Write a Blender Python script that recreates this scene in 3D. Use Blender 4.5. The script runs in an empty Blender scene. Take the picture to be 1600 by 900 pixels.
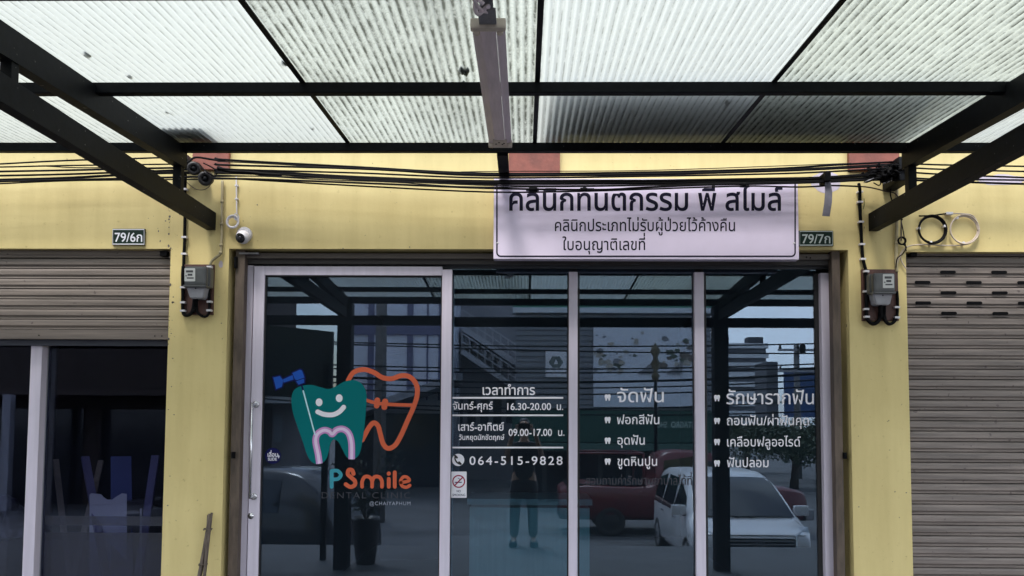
import bpy, bmesh, math, random
from mathutils import Vector, Matrix, noise
from mathutils.geometry import tessellate_polygon
random.seed(7)
SC = bpy.context.scene
COL = SC.collection
PI = math.pi

# ------------------------------------------------------------------ camera, sky, sun, exposure
F, TILT, YAW, ROLL, CY = 1250.0, .0575, 19/1250., -.0055, 593.0
CAM = Vector((0, -4.73, 1.5))
camd = bpy.data.cameras.new('camera')
cam = bpy.data.objects.new('camera', camd); COL.objects.link(cam)
cam.location = CAM
cam.rotation_euler = (PI/2 + TILT, ROLL, YAW)
camd.sensor_width = 36; camd.lens = 36*F/1600
camd.shift_y = (CY-450)/1600
camd.clip_start = .05; camd.clip_end = 3000
SC.camera = cam

SUN_EL, SUN_AZ = math.radians(62), math.radians(200)      # high sun from over the street, behind thin cloud
w = bpy.data.worlds.new('World'); SC.world = w; w.use_nodes = True
nt = w.node_tree; bg = nt.nodes['Background']
sky = nt.nodes.new('ShaderNodeTexSky'); sky.sky_type = 'NISHITA'; sky.sun_disc = False
sky.sun_elevation = SUN_EL; sky.sun_rotation = SUN_AZ
sky.air_density = 1.3; sky.dust_density = 2.0
tc = nt.nodes.new('ShaderNodeTexCoord')
mp = nt.nodes.new('ShaderNodeMapping'); mp.inputs['Scale'].default_value = (1, 1, 2.2)
nz = nt.nodes.new('ShaderNodeTexNoise'); nz.inputs['Scale'].default_value = 2.3; nz.inputs['Detail'].default_value = 8
cr = nt.nodes.new('ShaderNodeValToRGB')
cr.color_ramp.elements[0].position = .36; cr.color_ramp.elements[0].color = (0, 0, 0, 1)
cr.color_ramp.elements[1].position = .56; cr.color_ramp.elements[1].color = (1, 1, 1, 1)
mx = nt.nodes.new('ShaderNodeMix'); mx.data_type = 'RGBA'
mx.inputs['B'].default_value = (9.5, 9.8, 10.4, 1)
nt.links.new(tc.outputs['Generated'], mp.inputs['Vector'])
nt.links.new(mp.outputs['Vector'], nz.inputs['Vector'])
nt.links.new(nz.outputs['Fac'], cr.inputs['Fac'])
nt.links.new(cr.outputs['Color'], mx.inputs['Factor'])
nt.links.new(sky.outputs['Color'], mx.inputs['A'])
nt.links.new(mx.outputs['Result'], bg.inputs['Color'])
bg.inputs['Strength'].default_value = .13

sund = bpy.data.lights.new('sun', 'SUN'); sund.energy = 1.3; sund.angle = math.radians(14)
sund.color = (1, .96, .9)
sun = bpy.data.objects.new('sun', sund); COL.objects.link(sun)
sd = Vector((math.sin(SUN_AZ)*math.cos(SUN_EL), math.cos(SUN_AZ)*math.cos(SUN_EL), math.sin(SUN_EL)))
sun.rotation_euler = (-sd).to_track_quat('-Z', 'Y').to_euler()

SC.view_settings.view_transform = 'Standard'
SC.view_settings.look = 'None'
SC.view_settings.exposure = 1.5
SC.view_settings.gamma = 1.0
SC.render.engine = 'CYCLES'
SC.cycles.max_bounces = 10; SC.cycles.transparent_max_bounces = 24
SC.cycles.diffuse_bounces = 5; SC.cycles.glossy_bounces = 4
SC.cycles.caustics_reflective = False; SC.cycles.caustics_refractive = False
SC.cycles.sample_clamp_indirect = 4

# ------------------------------------------------------------------ photo measurements -> world
def _rot(): return cam.rotation_euler.to_matrix()
RM = _rot()
def ray(px, py): return RM @ Vector(((px-800)/F, -(py-CY)/F, -1))
def at(px, py, Y):
    d = ray(px, py); t = (Y-CAM.y)/d.y; return CAM + d*t
def atX(px, py, X):
    d = ray(px, py); t = (X-CAM.x)/d.x; return CAM + d*t
YG = .12                                            # plane of the glazing
def refl(px, py, d):                                # where a thing mirrored in the glazing really stands, d metres along the ray's depth
    p = at(px, py, CAM.y+d); return Vector((p.x, 2*YG-p.y, p.z))

# ------------------------------------------------------------------ materials
MATS = {}
def mat(name, col, rough=.6, metal=0, var=.0, vscale=6, spec=.5, bump=0, bscale=40, stretch=(1, 1, 1), col2=None, detail=6):
    if name in MATS: return MATS[name]
    m = bpy.data.materials.new(name); m.use_nodes = True; MATS[name] = m
    n = m.node_tree; b = n.nodes['Principled BSDF']
    b.inputs['Roughness'].default_value = rough; b.inputs['Metallic'].default_value = metal
    b.inputs['Specular IOR Level'].default_value = spec
    b.inputs['Base Color'].default_value = (*col, 1)
    if var or bump:
        t = n.nodes.new('ShaderNodeTexCoord'); mp = n.nodes.new('ShaderNodeMapping')
        mp.inputs['Scale'].default_value = stretch
        n.links.new(t.outputs['Object'], mp.inputs['Vector'])
    if var:
        z = n.nodes.new('ShaderNodeTexNoise'); z.inputs['Scale'].default_value = vscale; z.inputs['Detail'].default_value = detail
        z.inputs['Roughness'].default_value = .62
        r = n.nodes.new('ShaderNodeValToRGB')
        c2 = col2 or tuple(c*(1-var) for c in col); c1 = tuple(min(1, c*(1+var*.4)) for c in col)
        r.color_ramp.elements[0].color = (*c2, 1); r.color_ramp.elements[1].color = (*c1, 1)
        r.color_ramp.elements[0].position = .32; r.color_ramp.elements[1].position = .66
        n.links.new(mp.outputs['Vector'], z.inputs['Vector']); n.links.new(z.outputs['Fac'], r.inputs['Fac'])
        n.links.new(r.outputs['Color'], b.inputs['Base Color'])
        mr = n.nodes.new('ShaderNodeMapRange'); mr.inputs['To Min'].default_value = max(.02, rough-.08); mr.inputs['To Max'].default_value = min(1, rough+.12)
        n.links.new(z.outputs['Fac'], mr.inputs['Value']); n.links.new(mr.outputs['Result'], b.inputs['Roughness'])
    if bump:
        z2 = n.nodes.new('ShaderNodeTexNoise'); z2.inputs['Scale'].default_value = bscale; z2.inputs['Detail'].default_value = 5
        bp = n.nodes.new('ShaderNodeBump'); bp.inputs['Strength'].default_value = bump; bp.inputs['Distance'].default_value = .01
        n.links.new(mp.outputs['Vector'], z2.inputs['Vector']); n.links.new(z2.outputs['Fac'], bp.inputs['Height'])
        n.links.new(bp.outputs['Normal'], b.inputs['Normal'])
    return m

def glass_mat(name, tint, refl_fac, rough=.0, haze=0, hazecol=(.5, .55, .65)):
    m = bpy.data.materials.new(name); m.use_nodes = True; n = m.node_tree
    n.nodes.remove(n.nodes['Principled BSDF']); out = n.nodes['Material Output']
    tr = n.nodes.new('ShaderNodeBsdfTransparent'); tr.inputs['Color'].default_value = (*tint, 1)
    gl = n.nodes.new('ShaderNodeBsdfGlossy'); gl.inputs['Roughness'].default_value = rough
    gl.inputs['Color'].default_value = (.66, .77, .94, 1)
    fr = n.nodes.new('ShaderNodeFresnel'); fr.inputs['IOR'].default_value = 1.5
    ad = n.nodes.new('ShaderNodeMath'); ad.operation = 'ADD'; ad.inputs[1].default_value = refl_fac; ad.use_clamp = True
    n.links.new(fr.outputs['Fac'], ad.inputs[0])
    mi = n.nodes.new('ShaderNodeMixShader'); n.links.new(ad.outputs['Value'], mi.inputs['Fac'])
    n.links.new(tr.outputs['BSDF'], mi.inputs[1]); n.links.new(gl.outputs['BSDF'], mi.inputs[2])
    last = mi
    if haze:
        df = n.nodes.new('ShaderNodeBsdfDiffuse'); df.inputs['Color'].default_value = (*hazecol, 1)
        m2 = n.nodes.new('ShaderNodeMixShader'); m2.inputs['Fac'].default_value = haze
        n.links.new(mi.outputs['Shader'], m2.inputs[1]); n.links.new(df.outputs['BSDF'], m2.inputs[2]); last = m2
    n.links.new(last.outputs['Shader'], out.inputs['Surface'])
    return m

def sheet_mat(name, base, dirt, algae, seed, ex=5.0):
    """translucent corrugated fibreglass: grime lies in the grooves (runs along y) and in blotches"""
    m = bpy.data.materials.new(name); m.use_nodes = True; n = m.node_tree
    n.nodes.remove(n.nodes['Principled BSDF']); out = n.nodes['Material Output']
    t = n.nodes.new('ShaderNodeTexCoord')
    sx = n.nodes.new('ShaderNodeSeparateXYZ'); n.links.new(t.outputs['Object'], sx.inputs['Vector'])
    def math_(op, a, b=None):
        k = n.nodes.new('ShaderNodeMath'); k.operation = op; k.use_clamp = False
        for i, v in enumerate((a, b)):
            if v is None: continue
            if isinstance(v, (int, float)): k.inputs[i].default_value = v
            else: n.links.new(v, k.inputs[i])
        return k.outputs[0]
    # 1 in the grooves: groove phase matches the mesh wave
    ph = math_('MULTIPLY', sx.outputs['X'], 2*PI/PITCH)
    gv = math_('POWER', math_('MULTIPLY_ADD', math_('COSINE', ph), .5), 1)
    gr = math_('ADD', math_('MULTIPLY', math_('COSINE', ph), .5), .5)
    gr = math_('POWER', gr, ex)
    mpg = n.nodes.new('ShaderNodeMapping'); mpg.inputs['Location'].default_value = (seed*3.1, seed, 0); mpg.inputs['Scale'].default_value = (1, .35, 1)
    n.links.new(t.outputs['Object'], mpg.inputs['Vector'])
    n1 = n.nodes.new('ShaderNodeTexNoise'); n1.inputs['Scale'].default_value = 30; n1.inputs['Detail'].default_value = 8; n1.inputs['Roughness'].default_value = .7
    n.links.new(mpg.outputs['Vector'], n1.inputs['Vector'])
    n2 = n.nodes.new('ShaderNodeTexNoise'); n2.inputs['Scale'].default_value = 2.2; n2.inputs['Detail'].default_value = 5
    n.links.new(mpg.outputs['Vector'], n2.inputs['Vector'])
    n3 = n.nodes.new('ShaderNodeTexNoise'); n3.inputs['Scale'].default_value = 90; n3.inputs['Detail'].default_value = 6; n3.inputs['Roughness'].default_value = .8
    n.links.new(t.outputs['Object'], n3.inputs['Vector'])
    def ramp(src, a, b):
        r = n.nodes.new('ShaderNodeMapRange'); r.inputs['From Min'].default_value = a; r.inputs['From Max'].default_value = b; n.links.new(src, r.inputs['Value']); r.clamp = True; return r.outputs[0]
    groove = math_('MULTIPLY', math_('MULTIPLY', gr, ramp(n1.outputs['Fac'], .38, .6)), dirt)
    blotch = math_('MULTIPLY', ramp(n2.outputs['Fac'], .42, .75), algae)
    speck = math_('MULTIPLY', ramp(n3.outputs['Fac'], .5, .66), algae*.9)
    tot = math_('MINIMUM', math_('ADD', math_('ADD', groove, blotch), speck), .93)
    mixc = n.nodes.new('ShaderNodeMix'); mixc.data_type = 'RGBA'
    mixc.inputs['A'].default_value = (*base, 1); mixc.inputs['B'].default_value = (.05, .055, .045, 1)
    n.links.new(tot, mixc.inputs['Factor'])
    tl = n.nodes.new('ShaderNodeBsdfTranslucent'); df = n.nodes.new('ShaderNodeBsdfDiffuse')
    n.links.new(mixc.outputs['Result'], tl.inputs['Color']); n.links.new(mixc.outputs['Result'], df.inputs['Color'])
    m1 = n.nodes.new('ShaderNodeMixShader'); m1.inputs['Fac'].default_value = .15
    n.links.new(tl.outputs['BSDF'], m1.inputs[1]); n.links.new(df.outputs['BSDF'], m1.inputs[2])
    tp = n.nodes.new('ShaderNodeBsdfTransparent'); n.links.new(mixc.outputs['Result'], tp.inputs['Color'])
    m2 = n.nodes.new('ShaderNodeMixShader'); m2.inputs['Fac'].default_value = .10
    n.links.new(m1.outputs['Shader'], m2.inputs[1]); n.links.new(tp.outputs['BSDF'], m2.inputs[2])
    n.links.new(m2.outputs['Shader'], out.inputs['Surface'])
    return m
PITCH = .0316

# yellow wall: paint with rain streaks, scuffs
def wall_paint():
    m = bpy.data.materials.new('yellow_wall_paint'); m.use_nodes = True; n = m.node_tree; b = n.nodes['Principled BSDF']
    t = n.nodes.new('ShaderNodeTexCoord')
    def nse(scale, det, st, rough=.6):
        mp = n.nodes.new('ShaderNodeMapping'); mp.inputs['Scale'].default_value = st
        z = n.nodes.new('ShaderNodeTexNoise'); z.inputs['Scale'].default_value = scale; z.inputs['Detail'].default_value = det; z.inputs['Roughness'].default_value = rough
        n.links.new(t.outputs['Object'], mp.inputs['Vector']); n.links.new(mp.outputs['Vector'], z.inputs['Vector']); return z.outputs['Fac']
    def ramp(src, p0, c0, p1, c1):
        r = n.nodes.new('ShaderNodeValToRGB'); e = r.color_ramp.elements
        e[0].position, e[1].position = p0, p1; e[0].color, e[1].color = (*c0, 1), (*c1, 1); n.links.new(src, r.inputs['Fac']); return r.outputs['Color']
    def mixm(a, bb, fac=1):
        k = n.nodes.new('ShaderNodeMix'); k.data_type = 'RGBA'; k.blend_type = 'MULTIPLY'; k.inputs['Factor'].default_value = fac
        n.links.new(a, k.inputs['A']); n.links.new(bb, k.inputs['B']); return k.outputs['Result']
    c = ramp(nse(1.3, 5, (1, 1, 1)), .3, (.665, .545, .245), .7, (.745, .62, .29))
    c = mixm(c, ramp(nse(5, 6, (1.5, 1.5, .16)), .33, (.76, .73, .68), .6, (1, 1, 1)), .42)      # streaks
    c = mixm(c, ramp(nse(26, 8, (1, 1, 1), .75), .30, (.5, .44, .36), .40, (1, 1, 1)), .65)    # specks of dirt
    n.links.new(c, b.inputs['Base Color']); b.inputs['Roughness'].default_value = .62
    b.inputs['Specular IOR Level'].default_value = .35
    bp = n.nodes.new('ShaderNodeBump'); bp.inputs['Strength'].default_value = .25; bp.inputs['Distance'].default_value = .004
    n.links.new(nse(34, 6, (1, 1, 1)), bp.inputs['Height']); n.links.new(bp.outputs['Normal'], b.inputs['Normal'])
    return m
M_WALL = wall_paint()
M_RED = mat('red_brown_paint', (.25, .075, .05), .6, var=.35, vscale=9, bump=.2)
M_STEEL = mat('black_painted_steel', (.006, .007, .009), .5, var=.4, vscale=30, spec=.07, bump=.04, bscale=60)
M_STEEL2 = mat('worn_black_steel', (.008, .009, .011), .5, var=.5, vscale=24, spec=.09, bump=.06, bscale=30)
M_ALU = mat('lilac_white_aluminium', (.66, .61, .72), .38, var=.10, vscale=3, stretch=(8, 8, .5), spec=.5)
M_ALUD = mat('grey_aluminium', (.40, .40, .46), .4, var=.12, vscale=3, stretch=(8, 8, .5))
M_GASK = mat('black_rubber', (.012, .012, .014), .6)
M_BROWN = mat('brown_shutter_steel', (.13, .11, .10), .5, var=.25, vscale=5, stretch=(.4, 1, 6), bump=.05, bscale=30)
M_SLAT = mat('taupe_shutter_slats', (.19, .158, .138), .48, var=.42, vscale=4, stretch=(.35, 1, 9), bump=.05, bscale=30)
M_SLATR = mat('grey_taupe_shutter_slats', (.19, .158, .143), .48, var=.45, vscale=5, stretch=(.5, 1, 9), bump=.06, bscale=30)
M_SLATD = mat('dark_slat_joint', (.035, .03, .03), .7)
M_BLACK = mat('black_plastic', (.004, .004, .005), .6, spec=.06)
M_CABLE = mat('black_cable_sheath', (.005, .005, .006), .55, var=.4, vscale=50, spec=.08)
M_CABLE2 = mat('brown_cable_sheath', (.05, .028, .022), .5)
M_LILAC = mat('lilac_sign_panel', (.83, .74, .93), .42, var=.07, vscale=2.2)
M_NAVY = mat('navy_lettering', (.006, .005, .022), .6, spec=.2)
M_WHITE = mat('white_vinyl', (.82, .82, .88), .5)
M_GREYV = mat('grey_vinyl', (.05, .055, .07), .7, spec=.2)
M_CREAM = mat('cream_plastic', (.62, .54, .47), .5, var=.2, vscale=20)
M_LAMP = mat('dusty_lilac_white_enamel', (.72, .62, .70), .4, var=.16, vscale=8, stretch=(6, .6, 6), bump=.05)
M_GALV = mat('galvanised_steel', (.30, .29, .31), .42, .7, var=.3, vscale=20)
M_CHROME = mat('brushed_chrome', (.62, .62, .66), .25, .9)
M_WOODB = mat('dark_red_brown_board', (.085, .035, .028), .55, var=.45, vscale=8, stretch=(5, 5, .6), bump=.15)
M_METER = mat('grey_meter_case', (.10, .105, .11), .3, var=.2, vscale=15)
M_METERL = mat('light_grey_cover', (.36, .36, .40), .45, var=.15, vscale=12)
M_DIAL = mat('meter_dial_plate', (.62, .63, .62), .4)
M_GREENP = mat('dark_green_enamel', (.006, .022, .015), .4, spec=.25)
M_CONDUIT = mat('painted_conduit', (.40, .34, .20), .55, var=.25, vscale=14)
M_BEIGE = mat('beige_cable', (.55, .46, .38), .55)
M_WHITEP = mat('white_plastic', (.72, .70, .74), .4, var=.08, vscale=10)
M_TAPE = mat('grey_tape', (.17, .165, .20), .6, var=.3, vscale=14)
M_PATCH = mat('lilac_bare_plaster', (.60, .53, .62), .75, var=.2, vscale=9)
M_STICK = mat('weathered_bamboo', (.13, .10, .08), .7, var=.5, vscale=14, stretch=(6, 6, 1), bump=.3)
M_CONC = mat('concrete_pavement', (.09, .09, .095), .8, var=.3, vscale=2.0, bump=.25, bscale=25)
M_ROAD = mat('dusty_asphalt', (.10, .10, .105), .85, var=.35, vscale=.6, bump=.3, bscale=20)
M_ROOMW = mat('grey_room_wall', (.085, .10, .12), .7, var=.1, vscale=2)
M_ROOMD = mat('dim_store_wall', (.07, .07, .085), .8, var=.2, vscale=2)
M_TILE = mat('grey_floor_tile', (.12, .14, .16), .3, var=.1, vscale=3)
M_COUNTER = mat('pale_counter_panel', (.62, .80, .84), .45, var=.08, vscale=3, stretch=(14, 1, .5))
M_TEAL = mat('teal_vinyl', (.0, .15, .16), .5)
M_ORANGE = mat('orange_vinyl', (.60, .125, .06), .5)
M_BLUE = mat('blue_vinyl', (.015, .085, .42), .5)
M_DNAVY = mat('dark_navy_vinyl', (.006, .008, .07), .5)
M_PINK = mat('pink_vinyl', (.55, .28, .58), .5)
M_PINKL = mat('pale_pink_vinyl', (.75, .62, .80), .5)
M_CYANL = mat('pale_cyan_vinyl', (.50, .80, .85), .5)
M_CRIM = mat('crimson_vinyl', (.34, .02, .07), .5)
M_TEALL = mat('light_teal_vinyl', (.05, .30, .38), .5)
G_DOOR = glass_mat('tinted_glass_door', (.48, .62, .70), .07, 0, .016, (.34, .45, .60))
G_WIN = glass_mat('tinted_glass', (.60, .76, .82), .07, 0, .016, (.34, .45, .60))
G_STORE = glass_mat('dark_glass', (.74, .76, .86), .004)
G_FILM = glass_mat('frosted_film', (.45, .48, .6), .0, .35, .07, (.35, .36, .45))

for m_ in (M_TEAL, M_ORANGE, M_BLUE, M_DNAVY, M_PINK, M_PINKL, M_CYANL, M_CRIM, M_TEALL): m_.node_tree.nodes['Principled BSDF'].inputs['Specular IOR Level'].default_value = .12
def flecks(m, col, scale, thr):
    n = m.node_tree; b = n.nodes['Principled BSDF']; src = b.inputs['Base Color'].links[0].from_socket
    t = n.nodes.new('ShaderNodeTexCoord'); z = n.nodes.new('ShaderNodeTexNoise'); z.inputs['Scale'].default_value = scale; z.inputs['Detail'].default_value = 3
    r = n.nodes.new('ShaderNodeMapRange'); r.inputs['From Min'].default_value = thr; r.inputs['From Max'].default_value = thr+.03
    k = n.nodes.new('ShaderNodeMix'); k.data_type = 'RGBA'; k.inputs['B'].default_value = (*col, 1)
    n.links.new(t.outputs['Object'], z.inputs['Vector']); n.links.new(z.outputs['Fac'], r.inputs['Value']); n.links.new(r.outputs['Result'], k.inputs['Factor'])
    n.links.new(src, k.inputs['A']); n.links.new(k.outputs['Result'], b.inputs['Base Color'])
flecks(M_STEEL2, (.13, .125, .125), 42, .715); flecks(M_STEEL, (.08, .08, .085), 36, .73)
flecks(M_SLAT, (.10, .08, .07), 30, .70); flecks(M_SLATR, (.09, .07, .065), 26, .68)
flecks(M_WALL, (.30, .24, .13), 34, .715) if M_WALL.node_tree.nodes['Principled BSDF'].inputs['Base Color'].links else None
# ------------------------------------------------------------------ object helpers
def tag(o, label=None, cat=None, group=None, kind=None):
    if label: o['label'] = label
    if cat: o['category'] = cat
    if group: o['group'] = group
    if kind: o['kind'] = kind
    return o
def thing(name, label, cat, loc=(0, 0, 0), group=None):
    o = bpy.data.objects.new(name, None); COL.objects.link(o)
    o.location = loc; o.empty_display_size = .1
    return tag(o, label, cat, group)
def wloc(o):
    v = Vector(o.location)
    if o.parent: v = v + wloc(o.parent) if o.parent.type == 'EMPTY' else v
    return v
OFFS = {}
class MB:
    def __init__(s): s.bm = bmesh.new(); s.mi = 0
    def face(s, pts, mi=None):
        vs = [s.bm.verts.new(p) for p in pts]
        try: f = s.bm.faces.new(vs)
        except ValueError: return
        f.material_index = s.mi if mi is None else mi; return f
    def box(s, x0, x1, y0, y1, z0, z1, bev=0):
        if bev: return s.bbox(x0, x1, y0, y1, z0, z1, bev)
        v = [s.bm.verts.new((x, y, z)) for z in (z0, z1) for y in (y0, y1) for x in (x0, x1)]
        for q in ((0, 2, 3, 1), (4, 5, 7, 6), (0, 1, 5, 4), (2, 6, 7, 3), (0, 4, 6, 2), (1, 3, 7, 5)):
            s.bm.faces.new([v[i] for i in q]).material_index = s.mi
        return s
    def bbox(s, x0, x1, y0, y1, z0, z1, bev):
        t = bmesh.new()
        bmesh.ops.create_cube(t, size=1)
        for v in t.verts:
            v.co = Vector(((x0+x1)/2+v.co.x*(x1-x0), (y0+y1)/2+v.co.y*(y1-y0), (z0+z1)/2+v.co.z*(z1-z0)))
        bmesh.ops.bevel(t, geom=list(t.edges), offset=bev, segments=2, affect='EDGES', profile=.7)
        s.merge(t); return s
    def merge(s, t):
        mp = {v: s.bm.verts.new(v.co) for v in t.verts}
        for f in t.faces:
            try: s.bm.faces.new([mp[v] for v in f.verts]).material_index = s.mi
            except ValueError: pass
        t.free()
    def hexa(s, a, b):
        """box from two quads a and b (4 pts each)"""
        v = [s.bm.verts.new(p) for p in list(a)+list(b)]
        for q in ((3, 2, 1, 0), (4, 5, 6, 7), (0, 1, 5, 4), (1, 2, 6, 5), (2, 3, 7, 6), (3, 0, 4, 7)):
            s.bm.faces.new([v[i] for i in q]).material_index = s.mi
        return s
    def beam(s, a, b, wx, h):
        """rectangular tube from a to b (centre line), width wx across, height h"""
        a, b = Vector(a), Vector(b); d = (b-a).normalized()
        up = Vector((0, 0, 1)) if abs(d.z) < .95 else Vector((0, 1, 0))
        sd = d.cross(up).normalized(); up = sd.cross(d).normalized()
        def q(p): return [p-sd*wx/2-up*h/2, p+sd*wx/2-up*h/2, p+sd*wx/2+up*h/2, p-sd*wx/2+up*h/2]
        return s.hexa(q(a), q(b))
    def tube(s, pts, r, seg=8, caps=True, closed=False):
        pts = [Vector(p) for p in pts]; n = len(pts); rings = []
        prev = None
        for i, p in enumerate(pts):
            if closed: d = pts[(i+1) % n]-pts[i-1]
            else: d = pts[min(i+1, n-1)]-pts[max(i-1, 0)]
            if d.length < 1e-9: d = Vector((0, 0, 1))
            d.normalize()
            if prev is None:
                u = d.orthogonal().normalized()
            else:
                u = prev - d*prev.dot(d)
                if u.length < 1e-6: u = d.orthogonal()
                u.normalize()
            prev = u; v = d.cross(u)
            rr = r[i] if isinstance(r, (list, tuple)) else r
            rings.append([s.bm.verts.new(p+u*math.cos(2*PI*k/seg)*rr+v*math.sin(2*PI*k/seg)*rr) for k in range(seg)])
        for i in range(n if closed else n-1):
            A, B = rings[i], rings[(i+1) % n]
            for k in range(seg):
                f = s.bm.faces.new((A[k], A[(k+1) % seg], B[(k+1) % seg], B[k])); f.smooth = True; f.material_index = s.mi
        if caps and not closed:
            s.bm.faces.new(rings[0][::-1]).material_index = s.mi; s.bm.faces.new(rings[-1]).material_index = s.mi
        return s
    def lathe(s, c, axis, prof, seg=24):
        """prof: (along axis, radius)"""
        c = Vector(c); ax = Vector(axis).normalized(); u = ax.orthogonal().normalized(); v = ax.cross(u)
        rings = []
        for h, r in prof:
            if r < 1e-6: rings.append([s.bm.verts.new(c+ax*h)]); continue
            rings.append([s.bm.verts.new(c+ax*h+u*math.cos(2*PI*k/seg)*r+v*math.sin(2*PI*k/seg)*r) for k in range(seg)])
        for A, B in zip(rings, rings[1:]):
            for k in range(seg):
                k2 = (k+1) % seg
                if len(A) == 1 and len(B) == 1: continue
                q = (A[0], B[k2], B[k]) if len(A) == 1 else (A[k], A[k2], B[0]) if len(B) == 1 else (A[k], A[k2], B[k2], B[k])
                try: f = s.bm.faces.new(q); f.smooth = True; f.material_index = s.mi
                except ValueError: pass
        return s
    def build(s, name, m, parent=None, label=None):
        bmesh.ops.recalc_face_normals(s.bm, faces=s.bm.faces) if not getattr(s, 'keep', False) else None
        me = bpy.data.meshes.new(name); s.bm.to_mesh(me); s.bm.free()
        for k in (m if isinstance(m, (list, tuple)) else [m]): me.materials.append(k)
        o = bpy.data.objects.new(name, me); COL.objects.link(o)
        if parent:
            o.parent = parent; o.matrix_parent_inverse = Matrix.Translation(-base(parent))
        if label: o['label'] = label
        return o
def base(o):
    return Vector(o.location) if o.type == 'EMPTY' else Vector((0, 0, 0))
def smooth_pts(pts, n=8, closed=False):
    P = [Vector(p) for p in pts]; out = []; m = len(P)
    for i in range(m if closed else m-1):
        if closed: p0, p1, p2, p3 = P[i-1], P[i], P[(i+1) % m], P[(i+2) % m]
        else: p0, p1, p2, p3 = P[max(i-1, 0)], P[i], P[i+1], P[min(i+2, m-1)]
        for k in range(n):
            t = k/n
            out.append(.5*((2*p1)+(p2-p0)*t+(2*p0-5*p1+4*p2-p3)*t*t+(3*p1-p0-3*p2+p3)*t**3))
    if not closed: out.append(P[-1])
    return out

# ------------------------------------------------------------------ flat artwork: polygons in (px, py) of a plane at Y, on thin vinyl
def poly2d(mb, loops, conv, lift=0.0):
    """loops: [outer, hole, ...] of 2-d points; conv maps (u, v, lift) to 3-d"""
    v3 = [[Vector((p[0], p[1], 0)) for p in l] for l in loops]
    flat = [p for l in v3 for p in l]
    vs = [mb.bm.verts.new(conv(p.x, p.y, lift)) for p in flat]
    for t in tessellate_polygon(v3):
        if len(set(t)) < 3: continue
        try: f = mb.bm.faces.new([vs[i] for i in t]); f.material_index = mb.mi
        except ValueError: pass
def stroke_poly(pts, wd, closed=False):
    P = [Vector((p[0], p[1])) for p in pts]; n = len(P); L, R = [], []
    for i in range(n):
        d = (P[(i+1) % n]-P[i-1]) if closed else P[min(i+1, n-1)]-P[max(i-1, 0)]
        d = d.normalized(); nn = Vector((-d.y, d.x))*wd/2
        L.append(P[i]+nn); R.append(P[i]-nn)
    return L, R
def stroke(mb, pts, wd, conv, lift=0.0, closed=False, caps=True):
    L, R = stroke_poly(pts, wd, closed); n = len(L)
    lv = [mb.bm.verts.new(conv(p.x, p.y, lift)) for p in L]; rv = [mb.bm.verts.new(conv(p.x, p.y, lift)) for p in R]
    for i in range(n if closed else n-1):
        j = (i+1) % n
        try: mb.bm.faces.new((lv[i], lv[j], rv[j], rv[i])).material_index = mb.mi
        except ValueError: pass
    if caps and not closed:
        for e, (a, b, c0, c1) in enumerate(((lv[0], rv[0], L[0], R[0]), (rv[-1], lv[-1], R[-1], L[-1]))):
            c = (c0+c1)/2; r = c0-c; arc = []
            for k in range(1, 8):
                t = PI*k/8; co, si = math.cos(t), math.sin(t)
                q = c+Vector((r.x*co-r.y*si, r.x*si+r.y*co)); arc.append(mb.bm.verts.new(conv(q.x, q.y, lift)))
            try: mb.bm.faces.new([a]+arc+[b]).material_index = mb.mi
            except ValueError: pass
def circle2(cx, cy, r, n=28, ry=None): return [(cx+r*math.cos(2*PI*k/n), cy+(ry or r)*math.sin(2*PI*k/n)) for k in range(n)]
def rrect(x0, y0, x1, y1, r, n=5):
    out = []
    for cx, cy, a in ((x1-r, y1-r, 0), (x0+r, y1-r, 90), (x0+r, y0+r, 180), (x1-r, y0+r, 270)):
        for k in range(n+1):
            t = math.radians(a+90*k/n); out.append((cx+r*math.cos(t), cy+r*math.sin(t)))
    return out
def plane_conv(Y): return lambda u, v, l=0.0: (lambda p: Vector((p.x, Y-l, p.z)))(at(u, v, Y))

# ---- lettering from Blender's own built-in font
GLY = {}
def _txt_curve(s):
    cu = bpy.data.curves.new('t', 'FONT'); cu.body = s; cu.size = 1
    o = bpy.data.objects.new('t', cu); COL.objects.link(o)
    dg = bpy.context.evaluated_depsgraph_get(); dg.update()
    c = o.evaluated_get(dg).to_curve(dg)
    loops = []
    for sp in c.splines:
        bp = sp.bezier_points; pts = []
        if len(bp):
            m = len(bp)
            for i in range(m):
                a, b = bp[i], bp[(i+1) % m]
                p0, p1, p2, p3 = a.co, a.handle_right, b.handle_left, b.co
                straight = (p1-p0).cross(p3-p0).length < 1e-5 and (p2-p0).cross(p3-p0).length < 1e-5
                k = 1 if straight else 6
                for j in range(k):
                    t = j/k; q = p0*(1-t)**3+p1*3*t*(1-t)**2+p2*3*t*t*(1-t)+p3*t**3; pts.append((q.x, q.y))
        else:
            pts = [(p.co.x, p.co.y) for p in sp.points]
        out = []
        for p in pts:
            if not out or abs(p[0]-out[-1][0])+abs(p[1]-out[-1][1]) > 1e-5: out.append(p)
        if len(out) > 2 and abs(out[0][0]-out[-1][0])+abs(out[0][1]-out[-1][1]) < 1e-5: out.pop()
        if len(out) > 2: loops.append(out)
    bpy.data.objects.remove(o)
    return loops
def _w(loops): xs = [p[0] for l in loops for p in l]; return (min(xs), max(xs)) if xs else (0, 0)
_REF = {}
def glyph(c):
    if c in GLY: return GLY[c]
    r = 'ก'
    if 'b' not in _REF: a = _w(_txt_curve(r+r)); _REF['b'] = a[1]-a[0]
    if c == ' ': g = ([], .26)
    else:
        a = _w(_txt_curve(r+c+r)); g = (_txt_curve(c), a[1]-a[0]-_REF['b'])
    GLY[c] = g; return g
def area(l): return .5*sum(a[0]*b[1]-b[0]*a[1] for a, b in zip(l, l[1:]+l[:1]))
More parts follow.
